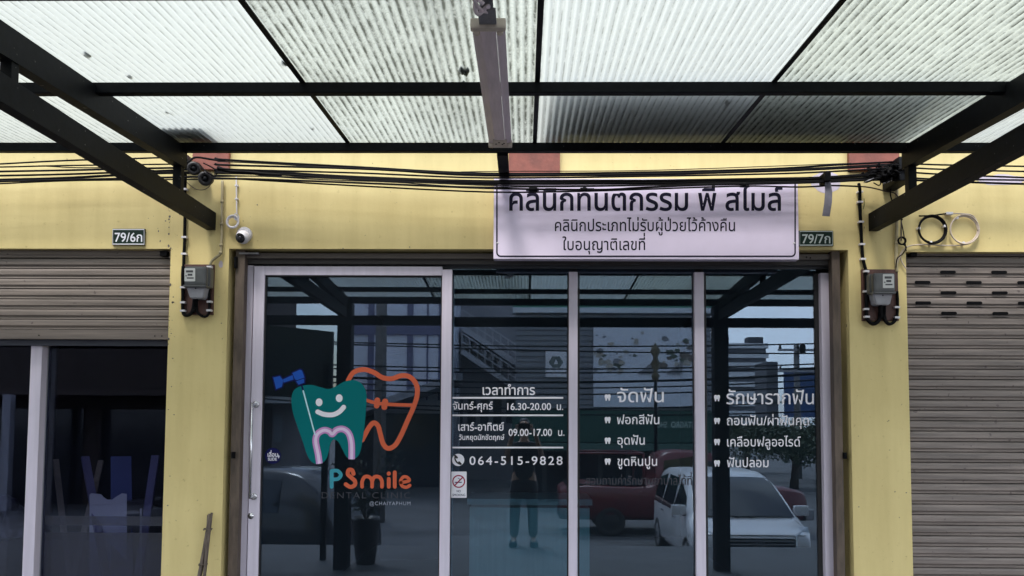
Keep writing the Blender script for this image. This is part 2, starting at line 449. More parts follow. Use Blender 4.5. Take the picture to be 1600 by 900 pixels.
def inside(p, l):
    c = False
    for a, b in zip(l, l[1:]+l[:1]):
        if (a[1] > p[1]) != (b[1] > p[1]) and p[0] < (b[0]-a[0])*(p[1]-a[1])/(b[1]-a[1])+a[0]: c = not c
    return c
def grow(l, d, sgn):
    n = len(l); out = []
    for i in range(n):
        a, b, c = Vector(l[i-1]), Vector(l[i]), Vector(l[(i+1) % n])
        e1, e2 = (b-a).normalized(), (c-b).normalized()
        n1, n2 = Vector((e1.y, -e1.x)), Vector((e2.y, -e2.x)); m = n1+n2
        if m.length < 1e-4: m = n1
        m = m.normalized(); k = max(.5, m.dot(n1)); q = b+m*(d*sgn/k); out.append((q.x, q.y))
    return out
UP = set('\u0e31\u0e34\u0e35\u0e36\u0e37\u0e4d'); TONE = set('\u0e47\u0e48\u0e49\u0e4a\u0e4b\u0e4c'); TALL = set('ปฝฟฬ')
def layout(s, bold=0, track=0):
    s = s.replace('\u0e33', '\u0e4d\u0e32'); x = 0; shapes = []
    for i, c in enumerate(s):
        loops, adv = glyph(c); dx, dy = x, 0
        comb = c in UP or c in TONE or c in '\u0e38\u0e39\u0e3a'
        if comb:
            adv = 0; b = i-1
            while b > 0 and (s[b] in UP or s[b] in TONE or s[b] in '\u0e38\u0e39'): b -= 1
            if s[b] in TALL and (c in UP or c in TONE): dx -= .13
            if c in TONE and i > 0 and (s[i-1] in UP): dy = .20
        L = [[(p[0]+dx, p[1]+dy) for p in l] for l in loops]
        if L:
            big = max(L, key=lambda l: abs(area(l))); sg = 1 if area(big) > 0 else -1
            outs = [l for l in L if area(l)*sg > 0]; holes = [l for l in L if area(l)*sg < 0]
            grp = [[o] for o in outs]
            for h in holes:
                cand = [g for g in grp if inside(h[0], g[0])]
                if cand: min(cand, key=lambda g: abs(area(g[0]))).append(h)
            for g in grp:
                shapes.append([grow(l, bold, sg) for l in g] if bold else g)
        if not comb: x += adv+track
        elif c == '\u0e33': x += adv
    return shapes
def text(mb, s, x0, x1, yb, hc, conv, bold=.0, lift=.0, track=0):
    """letters from x0 to x1 px, base line at yb px, consonants hc px tall"""
    sh = layout(s, bold, track); xs = [p[0] for g in sh for l in g for p in l]
    if not xs: return
    a, b = min(xs), max(xs); kx = (x1-x0)/(b-a)
    ref = glyph('ก')[0]; top = max(p[1] for l in ref for p in l); ky = hc/top
    for i, g in enumerate(sh):
        poly2d(mb, [[(x0+(p[0]-a)*kx, yb-p[1]*ky) for p in l] for l in g], conv, lift+.00012*(i % 3))

# ------------------------------------------------------------------ setting: pavement, road
mb = MB(); mb.box(-14, 14, -5.12, 0.0, -.95, 0.0); mb.build('pavement', M_CONC).__setitem__('kind', 'structure')
mb = MB(); mb.face([(-1500, -1500, -.79), (1500, -1500, -.79), (1500, 300, -.79), (-1500, 300, -.79)])
mb.build('road', M_ROAD)['kind'] = 'structure'

# ------------------------------------------------------------------ the yellow shophouse
xL, xa, xb, xR = at(260.5, 600, 0).x, at(352.5, 600, 0).x, at(1329, 600, 0).x, at(1420, 600, 0).x
zM, zLo, zRo = at(850, 389.5, 0).z, at(130, 388.5, 0).z, at(1500, 393.5, 0).z
BAY = xb-xa
house = thing('shophouse', 'yellow painted shophouse front with three shop openings and square pillars', 'building', (0, .1, 0))
WT = .26; TOPZ = 8.5
mb = MB()
x0, x3 = xL-BAY, xR+BAY
mb.box(x0-2.5, x0, 0, WT, 0, TOPZ); mb.box(x3, x3+2.5, 0, WT, 0, TOPZ)
mb.box(x0, xL, 0, WT, zLo, TOPZ); mb.box(xa, xb, 0, WT, zM, TOPZ); mb.box(xR, x3, 0, WT, zRo, TOPZ)
mb.build('wall', M_WALL, house)
for a, b in ((xL, xa), (xb, xR)):
    mb = MB(); mb.box(a, b, 0, WT, 0, TOPZ); mb.build('pillar', M_WALL, house)
mb = MB(); mb.box(-8, 8, -.5, -.002, 4.0, 4.12); mb.build('shade_ledge', mat('grey_plaster', (.36, .35, .33), .8, var=.2, vscale=4), house)  # unseen ledge added over the canopy gap to darken the upper wall
# three red-brown painted concrete brackets under the canopy
for px0, px1, py in ((300, 357, 264.5), (795, 875, 271), (1327, 1406, 266)):
    a, b = at(px0, py, -.03), at(px1, py, -.03)
    mb = MB(); mb.box(a.x, b.x, -.03, -.001, a.z, a.z+.42, .004); mb.build('red_painted_bracket', M_RED, house)
# bare plaster patches, paint chips on the wall
def blob(cx, cy, rx, ry, Y, seed, n=26, j=.35):
    r = random.Random(seed)
    return [(lambda k, a: (cx+rx*k*math.cos(a), cy+ry*k*math.sin(a)))(1-j*r.random(), 2*PI*i/n) for i in range(n)]
for i, (cx, cy, rx, ry) in enumerate(((1291, 284, 26, 19), (1565, 281, 42, 9), (345, 413, 3.5, 6))):
    mb = MB(); poly2d(mb, [blob(cx, cy, rx, ry, 0, i, j=.18)], plane_conv(-.0012)); mb.build('plaster_patch', M_PATCH, house)
mb = MB(); r_ = random.Random(4)
for i in range(46):
    px = 263+r_.random()*20*r_.random() - (0 if i > 8 else 60*r_.random()); py = 315+r_.random()*240 if px > 262 else 330+r_.random()*50
    if 282 < px: continue
    s = .6+1.5*r_.random()**3
    poly2d(mb, [blob(px, py, s, s*(.8+r_.random()), 0, i, 7, .5)], plane_conv(-.0012))
for (px, py) in ((402, 320), (640, 386), (860, 388), (536, 388), (346, 505), (263, 640), (262, 790), (1342, 792), (1416, 770), (270, 560), (268, 604), (272, 648)):
    poly2d(mb, [blob(px, py, 1.6, 1.2, 0, px, 7, .5)], plane_conv(-.0012))
o = mb.build('paint_chips', M_BROWN, house); o['kind'] = 'stuff'
# rooms behind the openings
def room(x0, x1, zt, depth, m, parent, mf):
    mb = MB(); e = .1
    mb.box(x0-.2-e, x0-.2, WT, depth, 0, 3); mb.box(x1+.2, x1+.2+e, WT, depth, 0, 3); mb.box(x0-.2, x1+.2, depth, depth+e, 0, 3)
    mb.build('room_wall', m, parent)
    mb = MB(); mb.box(x0-.2, x1+.2, WT, depth, 2.85, 2.95); mb.build('room_ceiling', m, parent)
    mb = MB(); mb.box(x0-.2, x1+.2, .0, depth, -.1, .012); mb.build('room_floor', mf, parent)
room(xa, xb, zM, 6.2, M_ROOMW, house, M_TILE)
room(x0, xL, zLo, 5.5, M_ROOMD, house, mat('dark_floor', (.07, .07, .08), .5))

# ------------------------------------------------------------------ canopy
canopy = thing('canopy', 'black steel lean-to canopy with ribbed translucent roof sheets in front of the shops', 'canopy', (0, -2.4, 0))
SLOPE = .059
Z1 = at(800, 224.5, -.47).z                                     # underside of the sheets over the purlin nearest the wall
def under(Y): return Z1 - SLOPE*(-.47-Y)
XT = (-1.89, 2.07)
PUR = (-.47, -1.352, -2.234, -3.0)
for Y in PUR:
    mb = MB(); mb.bbox(-7.5, 7.5, Y-.02, Y+.02, under(Y)-.047, under(Y), .004); mb.build('purlin', M_STEEL, canopy)
FY = -3.45
mb = MB(); mb.bbox(-7.5, 7.5, FY-.03, FY+.03, under(FY)-.30, under(FY)-.20, .005); mb.build('front_beam', M_STEEL, canopy)
mb = MB(); mb.bbox(-7.5, 7.5, FY-.03, FY+.03, under(FY)-.07, under(FY)-.001, .005); mb.build('front_purlin', M_STEEL, canopy)
# stub that ties the purlin to the wall
xs = at(786, 255, -.3).x
mb = MB(); mb.bbox(xs-.03, xs+.03, -.449, -.001, under(-.47)-.060, under(-.47)-.012, .004); mb.build('wall_stub', M_STEEL, canopy)
for X in (-.965, .05, 1.065):
    mb = MB()
    mb.hexa([(X-.011, -3.5, under(-3.5)+.001), (X+.011, -3.5, under(-3.5)+.001), (X+.011, -3.5, under(-3.5)+.006), (X-.011, -3.5, under(-3.5)+.006)],
            [(X-.011, -.43, under(-.43)+.001), (X+.011, -.43, under(-.43)+.001), (X+.011, -.43, under(-.43)+.006), (X-.011, -.43, under(-.43)+.006)])
    mb.build('joint_strip', M_STEEL, canopy)
def truss(X, sgn):
    t = bpy.data.objects.new('truss', None); COL.objects.link(t); t.empty_display_size = .1
    return t
for X, s in ((XT[0], 1), (XT[1], -1)):
    wx = .055
    top = MB(); ya, yb_ = -.43, FY-.02
    top.hexa([(X-wx/2, ya, under(ya)-.128), (X+wx/2, ya, under(ya)-.128), (X+wx/2, ya, under(ya)-.010), (X-wx/2, ya, under(ya)-.010)],
             [(X-wx/2, yb_, under(yb_)-.128), (X+wx/2, yb_, under(yb_)-.128), (X+wx/2, yb_, under(yb_)-.010), (X-wx/2, yb_, under(yb_)-.010)])
    T = top.build('truss', M_STEEL2, canopy)
    z0 = 2.665; z1 = 2.62; h = .105
    bo = MB()
    bo.hexa([(X-wx/2, -.002, z0), (X+wx/2, -.002, z0), (X+wx/2, -.002, z0+h), (X-wx/2, -.002, z0+h)],
            [(X-wx/2, yb_, z1), (X+wx/2, yb_, z1), (X+wx/2, yb_, z1+h), (X-wx/2, yb_, z1+h)])
    bo.build('bottom_chord', M_STEEL2, T)
    for y in (-.47, -1.9, -2.9):
        p = MB(); zz = z0+(z1-z0)*(-y/(-yb_))
        p.bbox(X-.022, X+.022, y-.022, y+.022, zz+h-.002, under(y)-.126, .003); p.build('web_post', M_STEEL2, T)
    c = MB(); c.bbox(X-.075, X+.075, FY-.075, FY+.075, .004, under(FY)-.071, .006)
    c.build('column', M_STEEL, canopy)
# sheets
SHEETS = [(-7.2, -4.0, (0.344, 0.385, 0.365), .5, .12), (-4.0, -1.975, (0.379, 0.406, 0.385), .7, .06), (-1.975, -.965, (0.368, 0.398, 0.388), .5, .04), (-.965, .05, (0.365, 0.399, 0.372), .95, .42),
          (.05, 1.065, (0.368, 0.398, 0.390), .5, .03), (1.065, 2.10, (0.379, 0.413, 0.372), .9, .30), (2.10, 4.2, (0.385, 0.413, 0.399), .6, .05), (4.2, 7.2, (0.413, 0.468, 0.441), .5, .12)]
for i, (xa_, xb_, bc, dirt, alg) in enumerate(SHEETS):
    mb = MB(); seg = 6; n = int((xb_-xa_)/PITCH*seg)
    rows = [FY-.12, -2.9, -2.3, -1.7, -1.0, -.42]; dz = .0006*i
    ring = []
    for Y in rows:
        r = []
        for k in range(n+1):
            x = xa_+(xb_-xa_)*k/n
            r.append(mb.bm.verts.new((x, Y, under(Y)+.0145+.0055*math.cos(2*PI*x/PITCH+PI)+.001*math.sin(Y*3+x*5)+dz)))
        ring.append(r)
    for A, B in zip(ring, ring[1:]):
        for k in range(n):
            mb.bm.faces.new((A[k], A[k+1], B[k+1], B[k])).smooth = True
    mb.build('roof_sheet', sheet_mat('fibreglass_sheet', bc, dirt, alg, i*1.7+1, 2.6 if alg > .2 else 9), canopy)
# opaque boards added on top of the sheets by the wall to block light
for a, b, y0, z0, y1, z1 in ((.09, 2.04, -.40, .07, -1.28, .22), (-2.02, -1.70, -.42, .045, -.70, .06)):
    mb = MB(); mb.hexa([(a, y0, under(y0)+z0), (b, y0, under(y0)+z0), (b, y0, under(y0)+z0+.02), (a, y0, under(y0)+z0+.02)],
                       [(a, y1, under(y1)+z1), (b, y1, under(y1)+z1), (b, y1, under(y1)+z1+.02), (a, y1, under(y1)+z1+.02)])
    mb.build('shade_board', mat('shade_board_grey', (.14, .13, .12), .8, var=.3, vscale=5), canopy)
# leaves and debris lying on the sheets
mb = MB(); r_ = random.Random(9)
for px, py, s in ((200, 175, 11), (208, 179, 9), (194, 173, 7), (135, 80, 5), (200, 114, 4), (445, 95, 5), (725, 106, 8), (262, 173, 3), (486, 196, 3), (722, 125, 4), (1138, 156, 5), (990, 172, 4)):
    lo, hi = -3.4, -.43                                          # where the ray meets the sheet
    for _ in range(40):
        mY = (lo+hi)/2
        if at(px, py, mY).z > under(mY)+.03: hi = mY
        else: lo = mY
    p = at(px, py, lo)
    k = s*abs(lo-CAM.y)/F*1.4
    mb.face([(p.x+k*(.6+.4*r_.random())*math.cos(a), p.y+k*2.2*(.5+.5*r_.random())*math.sin(a), under(p.y)+.023+.003*r_.random()) for a in [2*PI*j/9 for j in range(9)]])
tag(mb.build('leaf_litter', mat('dead_leaves', (.05, .045, .03), .9)), 'dark dead leaves scattered on top of the translucent roof sheets', 'leaves', kind='stuff')

# fluorescent batten
X = -.13; ya, yb_ = -2.05, -.66
def lz(Y): return under(Y)-.068
lamp = thing('fluorescent_lamp', 'empty white fluorescent batten with cream end caps hanging under the canopy', 'lamp', (X, -1.35, lz(-1.35)))
def run(prof, ya, yb_):
    mb = MB(); A = [mb.bm.verts.new((X+p[0], ya, lz(ya)+p[1])) for p in prof]; B = [mb.bm.verts.new((X+p[0], yb_, lz(yb_)+p[1])) for p in prof]
    n = len(prof)
    for i in range(n):
        j = (i+1) % n; mb.bm.faces.new((A[i], A[j], B[j], B[i]))
    mb.bm.faces.new(A); mb.bm.faces.new(B[::-1]); return mb
run([(-.026, 0), (.026, 0), (.022, .021), (-.022, .021)], ya, yb_).build('spine', M_LAMP, lamp)
run([(-.0265, .003), (-.0265, .008), (-.056, .020), (-.058, .012)], ya+.012, yb_-.004).build('reflector_wing', M_LAMP, lamp)
run([(.0265, .003), (.0265, .008), (.056, .020), (.058, .012)], ya+.012, yb_-.004).build('reflector_wing', M_LAMP, lamp)
for y, d in ((ya, -1), (yb_, 1)):
    z = lz(y)
    mb = MB(); mb.bbox(X-.061, X+.061, y-.022, y+.006, z-.010, z+.026, .006)
    mb.build('end_cap', M_CREAM, lamp)
    for s in (-1, 1):
        mb = MB(); mb.lathe((X+s*.040, y+(.010 if d < 0 else -.026), z-.004), (0, 1, 0), [(0, .0), (0, .011), (.016, .011), (.016, 0)], 14); mb.build('lamp_holder', M_CREAM, lamp)
mb = MB(); mb.bbox(X-.036, X+.036, yb_-.10, yb_-.022, lz(yb_)-.008, lz(yb_)-.001, .003); mb.build('socket_block', M_CREAM, lamp)
mb = MB()
for dx, dy in ((-.02, -.05), (.012, -.045), (.02, -.06), (-.005, -.07)): mb.lathe((X+dx, yb_+dy, lz(yb_)-.0085), (0, 0, -1), [(0, 0), (0, .005), (.002, .004), (.002, 0)], 10)
mb.build('socket_hole', M_BLACK, lamp)
mb = MB(); mb.bbox(X-.030, X+.030, ya-.12, ya-.024, lz(ya)+.0, lz(ya)+.010, .003); mb.bbox(X-.022, X+.022, ya-.30, ya-.11, lz(ya)+.012, lz(ya)+.018, .002)
mb.build('hanger_plate', M_GALV, lamp)
mb = MB(); c = Vector((X-.014, ya-.16, lz(ya)-.01))
mb.tube([c+Vector((.022*math.cos(t), .03*math.sin(t), .012*math.sin(t*2))) for t in [2*PI*k/20 for k in range(17)]], .007, 8)
mb.tube(smooth_pts([(X-.05, ya-.3, lz(ya)+.02), (X-.04, ya-.22, lz(ya)-.008), (X-.02, ya-.15, lz(ya)-.012), (X+.0, ya-.1, lz(ya)+.004)], 6), .006, 8)
mb.build('hook', M_LAMP, lamp)

# ------------------------------------------------------------------ roller shutters
def slats(x0, x1, zt, zb, pitch, Y, name, m, parent):
    prof = []; z = zt
    while z > zb+.001:
        p = pitch
        prof += [(Y, z), (Y-.0075, z-.003), (Y-.0105, z-.014), (Y-.011, z-.60*p), (Y-.0035, z-.74*p), (Y-.003, z-.86*p), (Y-.0065, z-.93*p), (Y+.004, z-.955*p)]
        z -= p
    mb = MB(); NX = 24; cols = []
    for c in range(NX+1):                                            # slats are never quite straight: slight sag and dents
        x = x0+(x1-x0)*c/NX; col = []
        for i, (y, zz) in enumerate(prof):
            k = i//8; d = noise.noise(Vector((x*1.1, k*1.7, 3.1)))
            col.append(mb.bm.verts.new((x, y+.0011*d+.0008*noise.noise(Vector((x*4, zz*6, 0))), zz+.0010*noise.noise(Vector((x*.8, k*.9, 7))))))
        cols.append(col)
    for A, B in zip(cols, cols[1:]):
        for i in range(len(prof)-1):
            f = mb.bm.faces.new((A[i], A[i+1], B[i+1], B[i])); f.material_index = 1 if i % 8 in (6, 7) else 0
    return mb.build(name, [m, M_SLATD], parent)
# left, half lowered
ls = thing('roller_shutter', 'taupe roller shutter half lowered over the left shop window', 'roller shutter', ((x0+xL)/2, .06, zLo))
YS = .055
zb = at(130, 515, YS-.011).z
ptc = (at(130, 404.3, YS).z - zb)/7.0
slats(x0+.001, xL-.001, zb+ptc*8.0, zb, ptc, YS, 'shutter_curtain', M_SLAT, ls)
zb2 = at(130, 530, YS-.02).z
mb = MB(); mb.bbox(x0+.004, xL-.004, YS-.020, YS+.02, zb2, zb-.001, .003); mb.build('bottom_bar', M_SLAT, ls)
mb = MB(); mb.box(x0+.004, xL-.004, YS+.022, YS+.05, zb2-.035, zb2+.02); mb.build('rubber_seal', mat('grey_rubber_seal', (.05, .055, .075), .7), ls)
for px, py in ((61, 524), (242, 525), (253, 525)):
    p = at(px, py, YS-.02); mb = MB(); mb.lathe((p.x, YS-.0205, p.z), (0, -1, 0), [(0, 0), (0, .004), (.002, .004), (.002, 0)], 10); mb.build('bolt', M_BLACK, ls)
p = at(256, 397, .02); mb = MB(); mb.bbox(p.x-.022, p.x+.022, .012, .05, p.z-.013, p.z+.018, .005); mb.build('stop_block', M_BLACK, ls)
# right, fully closed, with vent slots
rs = thing('roller_shutter', 'closed taupe roller shutter with rows of black vent slots on the right', 'roller shutter', ((xR+x3)/2, .06, 0))
pt2 = (at(1500, 545, YS).z-at(1500, 417.5, YS).z)/-8.0
zt2 = at(1500, 401.8, YS).z+pt2
slats(xR+.001, x3-.001, zt2+.0, .05, pt2, YS, 'shutter_curtain', M_SLATR, rs)
mb = MB(); mb.bbox(xR+.004, x3-.004, YS-.02, YS+.02, .012, .06, .003); mb.build('bottom_bar', M_SLATR, rs)
p = at(1427, 397.5, .02); mb = MB(); mb.bbox(p.x-.02, p.x+.02, .012, .05, p.z-.013, p.z+.010, .005); mb.build('stop_block', M_BLACK, rs)
px_a, px_b = at(1481, 425, YS-.0122).x, at(1561, 425, YS-.0122).x
for r in range(5):
    py = 425.3+16.05*r; z = at(1480, py, YS-.0122).z
    off = .5 if r % 2 else 0
    for k in range(-1 if off else 0, 22):
        x = px_a+(px_b-px_a)*(k+off)
        if x > x3-.1 or x < xR+.1 or k > 13: continue
        mb = MB(); mb.face([Vector((x+u, YS-.0136, z+v)) for u, v in rrect(-.047, -.0095, .047, .0095, .0092)]); mb.face([Vector((x+u, YS-.0080, z+v)) for u, v in rrect(-.047, -.0095, .047, .0095, .0092)])
        mb.build('vent_slot', M_BLACK, rs)
# middle, rolled up: rail under the lintel and the two guide channels
ms = thing('roller_shutter', 'brown rolled-up roller shutter rail and guide channels framing the glass shop front', 'roller shutter', (0, .06, zM))
za, zbm, zc = at(850, 396, .06).z, at(850, 404.5, .06).z, at(850, 413.5, .09).z
mb = MB(); mb.bbox(xa+.03, xb-.03, .06, .10, zbm, za, .003); mb.build('bottom_bar', M_BROWN, ms)
mb = MB(); mb.box(xa+.03, xb-.03, .085, .13, zc, zbm-.001); mb.build('lintel_channel', mat('dark_brown_steel', (.05, .045, .045), .6), ms)
for a, b in ((at(367, 450, .03).x, at(381.5, 450, .03).x), (at(1302, 540, .03).x, at(1314.5, 540, .03).x)):
    mb = MB(); mb.bbox(a, b, .03, .085, .012, za+.015, .003); mb.build('guide_rail', mat('rust_brown_channel', (.115, .085, .065), .6, var=.5, vscale=7, stretch=(3, 3, .7), bump=.15), ms)
for px, py, wd, hh in ((1320, 712, 5, 5), (364.5, 711, 5, 5), (368.5, 410, 4, 9)):
    p = at(px, py, .02); k = .0038; mb = MB(); mb.bbox(p.x-wd*k/2, p.x+wd*k/2, .01, .06, p.z-hh*k, p.z+hh*k, .003); mb.build('latch', M_BLACK, ms)
for px, py in ((1260, 402), (1266, 403), (391, 397.5), (395, 397.5)):
    p = at(px, py, .06); mb = MB(); mb.lathe((p.x, .0595, p.z), (0, -1, 0), [(0, 0), (0, .005), (.003, .005), (.003, 0)], 10); mb.build('bolt', M_BLACK, ms)
p = at(389, 396, .03); mb = MB(); mb.bbox(p.x-.06, p.x+.06, .028, .05, p.z-.005, p.z+.006, .002); mb.build('latch_bar', M_GALV, ms)

# ------------------------------------------------------------------ glass front
ZF = .012
win = thing('shop_window', 'three tall fixed panes of dark tinted glass in white aluminium with Thai lettering', 'shop window', (0, YG+.03, 0))
YM = .108
zt = at(850, 414.5, .11).z
def vbar(pxa, pxb, py, Y0, Y1, zt, name, m, parent, bev=.003):
    mb = MB(); mb.bbox(at(pxa, py, Y0).x, at(pxb, py, Y0).x, Y0, Y1, ZF, zt, bev); return mb.build(name, m, parent)
ztm = at(850, 424.5, YM).z
vbar(382.5, 395.5, 450, .095, .18, at(400, 414.5, .095).z, 'jamb', M_ALU, win)
vbar(1284, 1300.5, 540, YM-.01, .18, ztm-.005, 'jamb', M_ALU, win)
vbar(1274.5, 1283.5, 540, YM+.03, .17, ztm, 'jamb_channel', M_GASK, win)
vbar(889, 902.5, 520, YM, .18, ztm, 'mullion', M_ALU, win)
vbar(1085.5, 1100.5, 520, YM, .18, ztm, 'mullion', M_ALU, win)
mb = MB(); mb.bbox(at(396, 450, .13).x, at(1301, 540, .13).x, .135, .175, at(850, 419, .13).z, zt+.02, .003); mb.build('head_rail', mat('dark_aluminium', (.05, .055, .065), .45), win)
mb = MB(); mb.bbox(at(700, 540, .13).x, at(1284, 540, .13).x, .135, .175, ZF, ZF+.09, .003); mb.build('sill_rail', M_ALU, win)
YP = .150
panes = []
for a, b in ((704, 890), (902, 1086), (1100, 1276)):
    mb = MB(); mb.box(at(a, 520, YP).x, at(b, 520, YP).x, YP, YP+.006, ZF+.08, at(850, 417, YP).z); panes.append(mb.build('pane', G_WIN, win))
    mb = MB()
    for q in (a+2.4, b-2.4):
        x = at(q, 520, YP-.003).x; mb.box(x-.004, x+.004, YP-.008, YP-.001, ZF+.1, ztm)
    mb.build('gasket', M_GASK, win)

door = thing('sliding_door', 'sliding glass door in white aluminium frame carrying the tooth logo', 'door', (at(550, 600, .1).x, .1, 0))
YD = .075
ztd = at(550, 416, YD).z
xa1, xa2 = at(396.5, 450, YD).x, at(413.2, 450, YD).x
xb1, xb2 = at(690.5, 470, YD).x, at(706, 470, YD).x
zr = at(550, 430, YD).z
mb = MB(); mb.bbox(xa1, xa2, YD, YD+.04, ZF, ztd, .003); mb.build('stile', M_ALU, door)
mb = MB(); mb.bbox(xb1, xb2, YD, YD+.04, ZF, at(700, 421, YD).z, .003); mb.build('stile', M_ALU, door)
mb = MB(); mb.bbox(xa2+.0005, xb1-.0005, YD+.001, YD+.039, zr, ztd, .003); mb.build('top_rail', M_ALU, door)
mb = MB(); mb.bbox(xa2+.0005, xb1-.0005, YD+.001, YD+.039, ZF, ZF+.10, .003); mb.build('bottom_rail', M_ALU, door)
YDG = .10
mb = MB(); mb.box(xa2-.006, xb1+.006, YDG, YDG+.006, ZF+.09, zr+.006); dpane = mb.build('pane', G_DOOR, door)
mb = MB(); e = .007
mb.box(xa2, xa2+e, YDG-.012, YDG-.001, ZF+.1, zr); mb.box(xb1-e, xb1, YDG-.012, YDG-.001, ZF+.1, zr); mb.box(xa2+e, xb1-e, YDG-.0121, YDG-.001, zr-e, zr)
mb.build('gasket', M_GASK, door)
# pull handle with two rosettes, lock
p0, p1 = at(394, 629, YD-.03), at(391.5, 779, YD-.03)
hx = (p0.x+p1.x)/2
mb = MB(); mb.tube([(hx, YD-.035, p1.z), (hx, YD-.035, p0.z)], .0075, 12); mb.build('handle', M_CHROME, door)
for z in (p0.z-.01, p1.z+.01):
    mb = MB(); mb.tube([(hx+.005, YD-.001, z), (hx, YD-.036, z)], .009, 12); mb.lathe((hx+.012, YD-.0005, z), (0, -1, 0), [(0, 0), (0, .021), (.006, .020), (.008, .012), (.008, 0)], 20); mb.build('rosette', M_CHROME, door)
p = at(391, 806, YD); mb = MB(); mb.lathe((p.x+.004, YD-.0005, p.z), (0, -1, 0), [(0, 0), (0, .019), (.004, .018), (.004, .008), (.007, .007), (.007, 0)], 20); mb.build('lock', M_CHROME, door)

# second sliding leaf parked behind the door: only its pale edge shows through the glass
lf = thing('inner_sliding_door', 'narrow edge of a second glass leaf seen behind the sliding door', 'door', (at(690, 600, .17).x, .17, 0))
mb = MB(); mb.bbox(at(690, 600, .19).x, at(709, 600, .19).x, .19, .22, ZF, ztm-.03, .003); mb.build('stile', M_ALUD, lf)

# ---- lettering on the panes (vinyl, sub-parts of each pane)
def lettering(Y, items, parent, name='lettering', m=M_WHITE):
    mb = MB(); cv = plane_conv(Y)
    for it in items: text(mb, it[0], *it[1:5], cv, *(it[5:]))
    return mb.build(name, m, parent)
YT = YP-.0012
W_ = .013
lettering(YT, [("เวลาทำการ", 754, 836, 616.8, 11.6, W_), ("จันทร์-ศุกร์", 707.5, 770, 639.7, 9, W_), ("16.30-20.00", 792.5, 861, 640.5, 8.6, W_), ("น.", 870, 880, 640.5, 8.6, W_),
               ("เสาร์-อาทิตย์", 716, 787.4, 672.7, 9.4, W_), ("วันหยุดนักขัตฤกษ์", 717, 788, 687.2, 6.2, .016), ("09.00-17.00", 794.6, 862.5, 680.9, 8.6, W_), ("น.", 872, 882, 680.9, 8.6, W_),
               ("064-515-9828", 733.6, 879, 726.2, 10.6, .008, 0, .13)], panes[0])
mb = MB(); cv = plane_conv(YT)
for y0_, y1_ in ((620.2, 623), (647.6, 650.2), (698, 700.6)): poly2d(mb, [[(707, y0_), (880, y0_), (880, y1_), (707, y1_)]], cv)
mb.build('ruled_lines', M_WHITE, panes[0])
mb = MB()
hand = smooth_pts([(711.5, 712.5, 0), (711, 717, 0), (714, 722.5, 0), (719.5, 725.5, 0)], 6)
poly2d(mb, [circle2(715.9, 718.6, 9.6)], cv); ic = mb.build('phone_badge', M_WHITE, panes[0])
mb = MB(); stroke(mb, [(p.x, p.y) for p in hand], 2.4, cv, .0004); stroke(mb, [(711.2, 712.2), (714, 715)], 3.2, cv, .0006); stroke(mb, [(717.3, 722.4), (720, 725)], 3.2, cv, .0006)
mb.build('phone_receiver', M_GASK, panes[0])
# no-smoking sticker
mb = MB(); poly2d(mb, [rrect(704.8, 736.8, 729.2, 777.8, 1.2)], cv, .0004); mb.build('no_smoking_sticker', M_WHITE, panes[0])
mb = MB(); c = circle2(716.7, 752.2, 9.2, 36); stroke(mb, c, 1.9, cv, .0007, True); stroke(mb, [(710.6, 758.5), (722.8, 745.9)], 1.9, cv, .001); mb.build('prohibition_ring', M_CRIM, panes[0])
mb = MB(); stroke(mb, [(710.5, 753.6), (721.5, 753.6)], 1.5, cv, .0009, caps=False); stroke(mb, [(715.5, 747), (717.5, 748), (719, 750)], .8, cv, .0009)
text(mb, "NO", 713.5, 719.8, 769.2, 2.9, cv, .012, .0008); text(mb, "SMOKING", 707, 727, 775.2, 2.9, cv, .012, .0008)
mb.build('sticker_print', M_DNAVY, panes[0])
def bullets(Y, pts, parent):
    mb = MB(); cv = plane_conv(Y)
    for x, y in pts:
        t = [(-4.5, -4), (-2.5, -5.2), (0, -4.2), (2.5, -5.2), (4.5, -4), (4.7, -1), (3.8, 2), (3.2, 5), (1.6, 5), (.6, 1.2), (-.6, 1.2), (-1.6, 5), (-3.2, 5), (-3.8, 2), (-4.7, -1)]
        poly2d(mb, [[(x+a, y+b) for a, b in t]], cv)
    mb.build('tooth_bullets', M_WHITE, parent)
bullets(YT, [(949.5, 621.2), (949.5, 656.4), (949.5, 688.7), (949.5, 721.2)], panes[1])
lettering(YT, [("จัดฟัน", 964.2, 1037.2, 628.2, 16, .006), ("ฟอกสีฟัน", 964, 1030.2, 662.6, 11, .008), ("อุดฟัน", 964.7, 1007.4, 694.6, 11, .008), ("ขูดหินปูน", 964.7, 1026.7, 727.7, 11, .008)], panes[1])
lettering(YT, [("สอบถามค่ารักษาพยาบาลได้ที่", 915, 1081, 757.4, 10.5, .006)], panes[1], 'grey_lettering', M_GREYV)
bullets(YT, [(1120.4, 622), (1120.4, 657.8), (1120.4, 690.7), (1120.4, 724)], panes[2])
lettering(YT, [("รักษารากฟัน", 1135, 1271.7, 631.4, 16.6, .006), ("ถอนฟัน/ผ่าฟันคุด", 1135.7, 1264, 664.2, 11.4, .008), ("เคลือบฟลูออไรด์", 1136, 1250.7, 697.4, 11.2, .008), ("ฟันปลอม", 1136, 1200.8, 729.8, 11.2, .008)], panes[2])

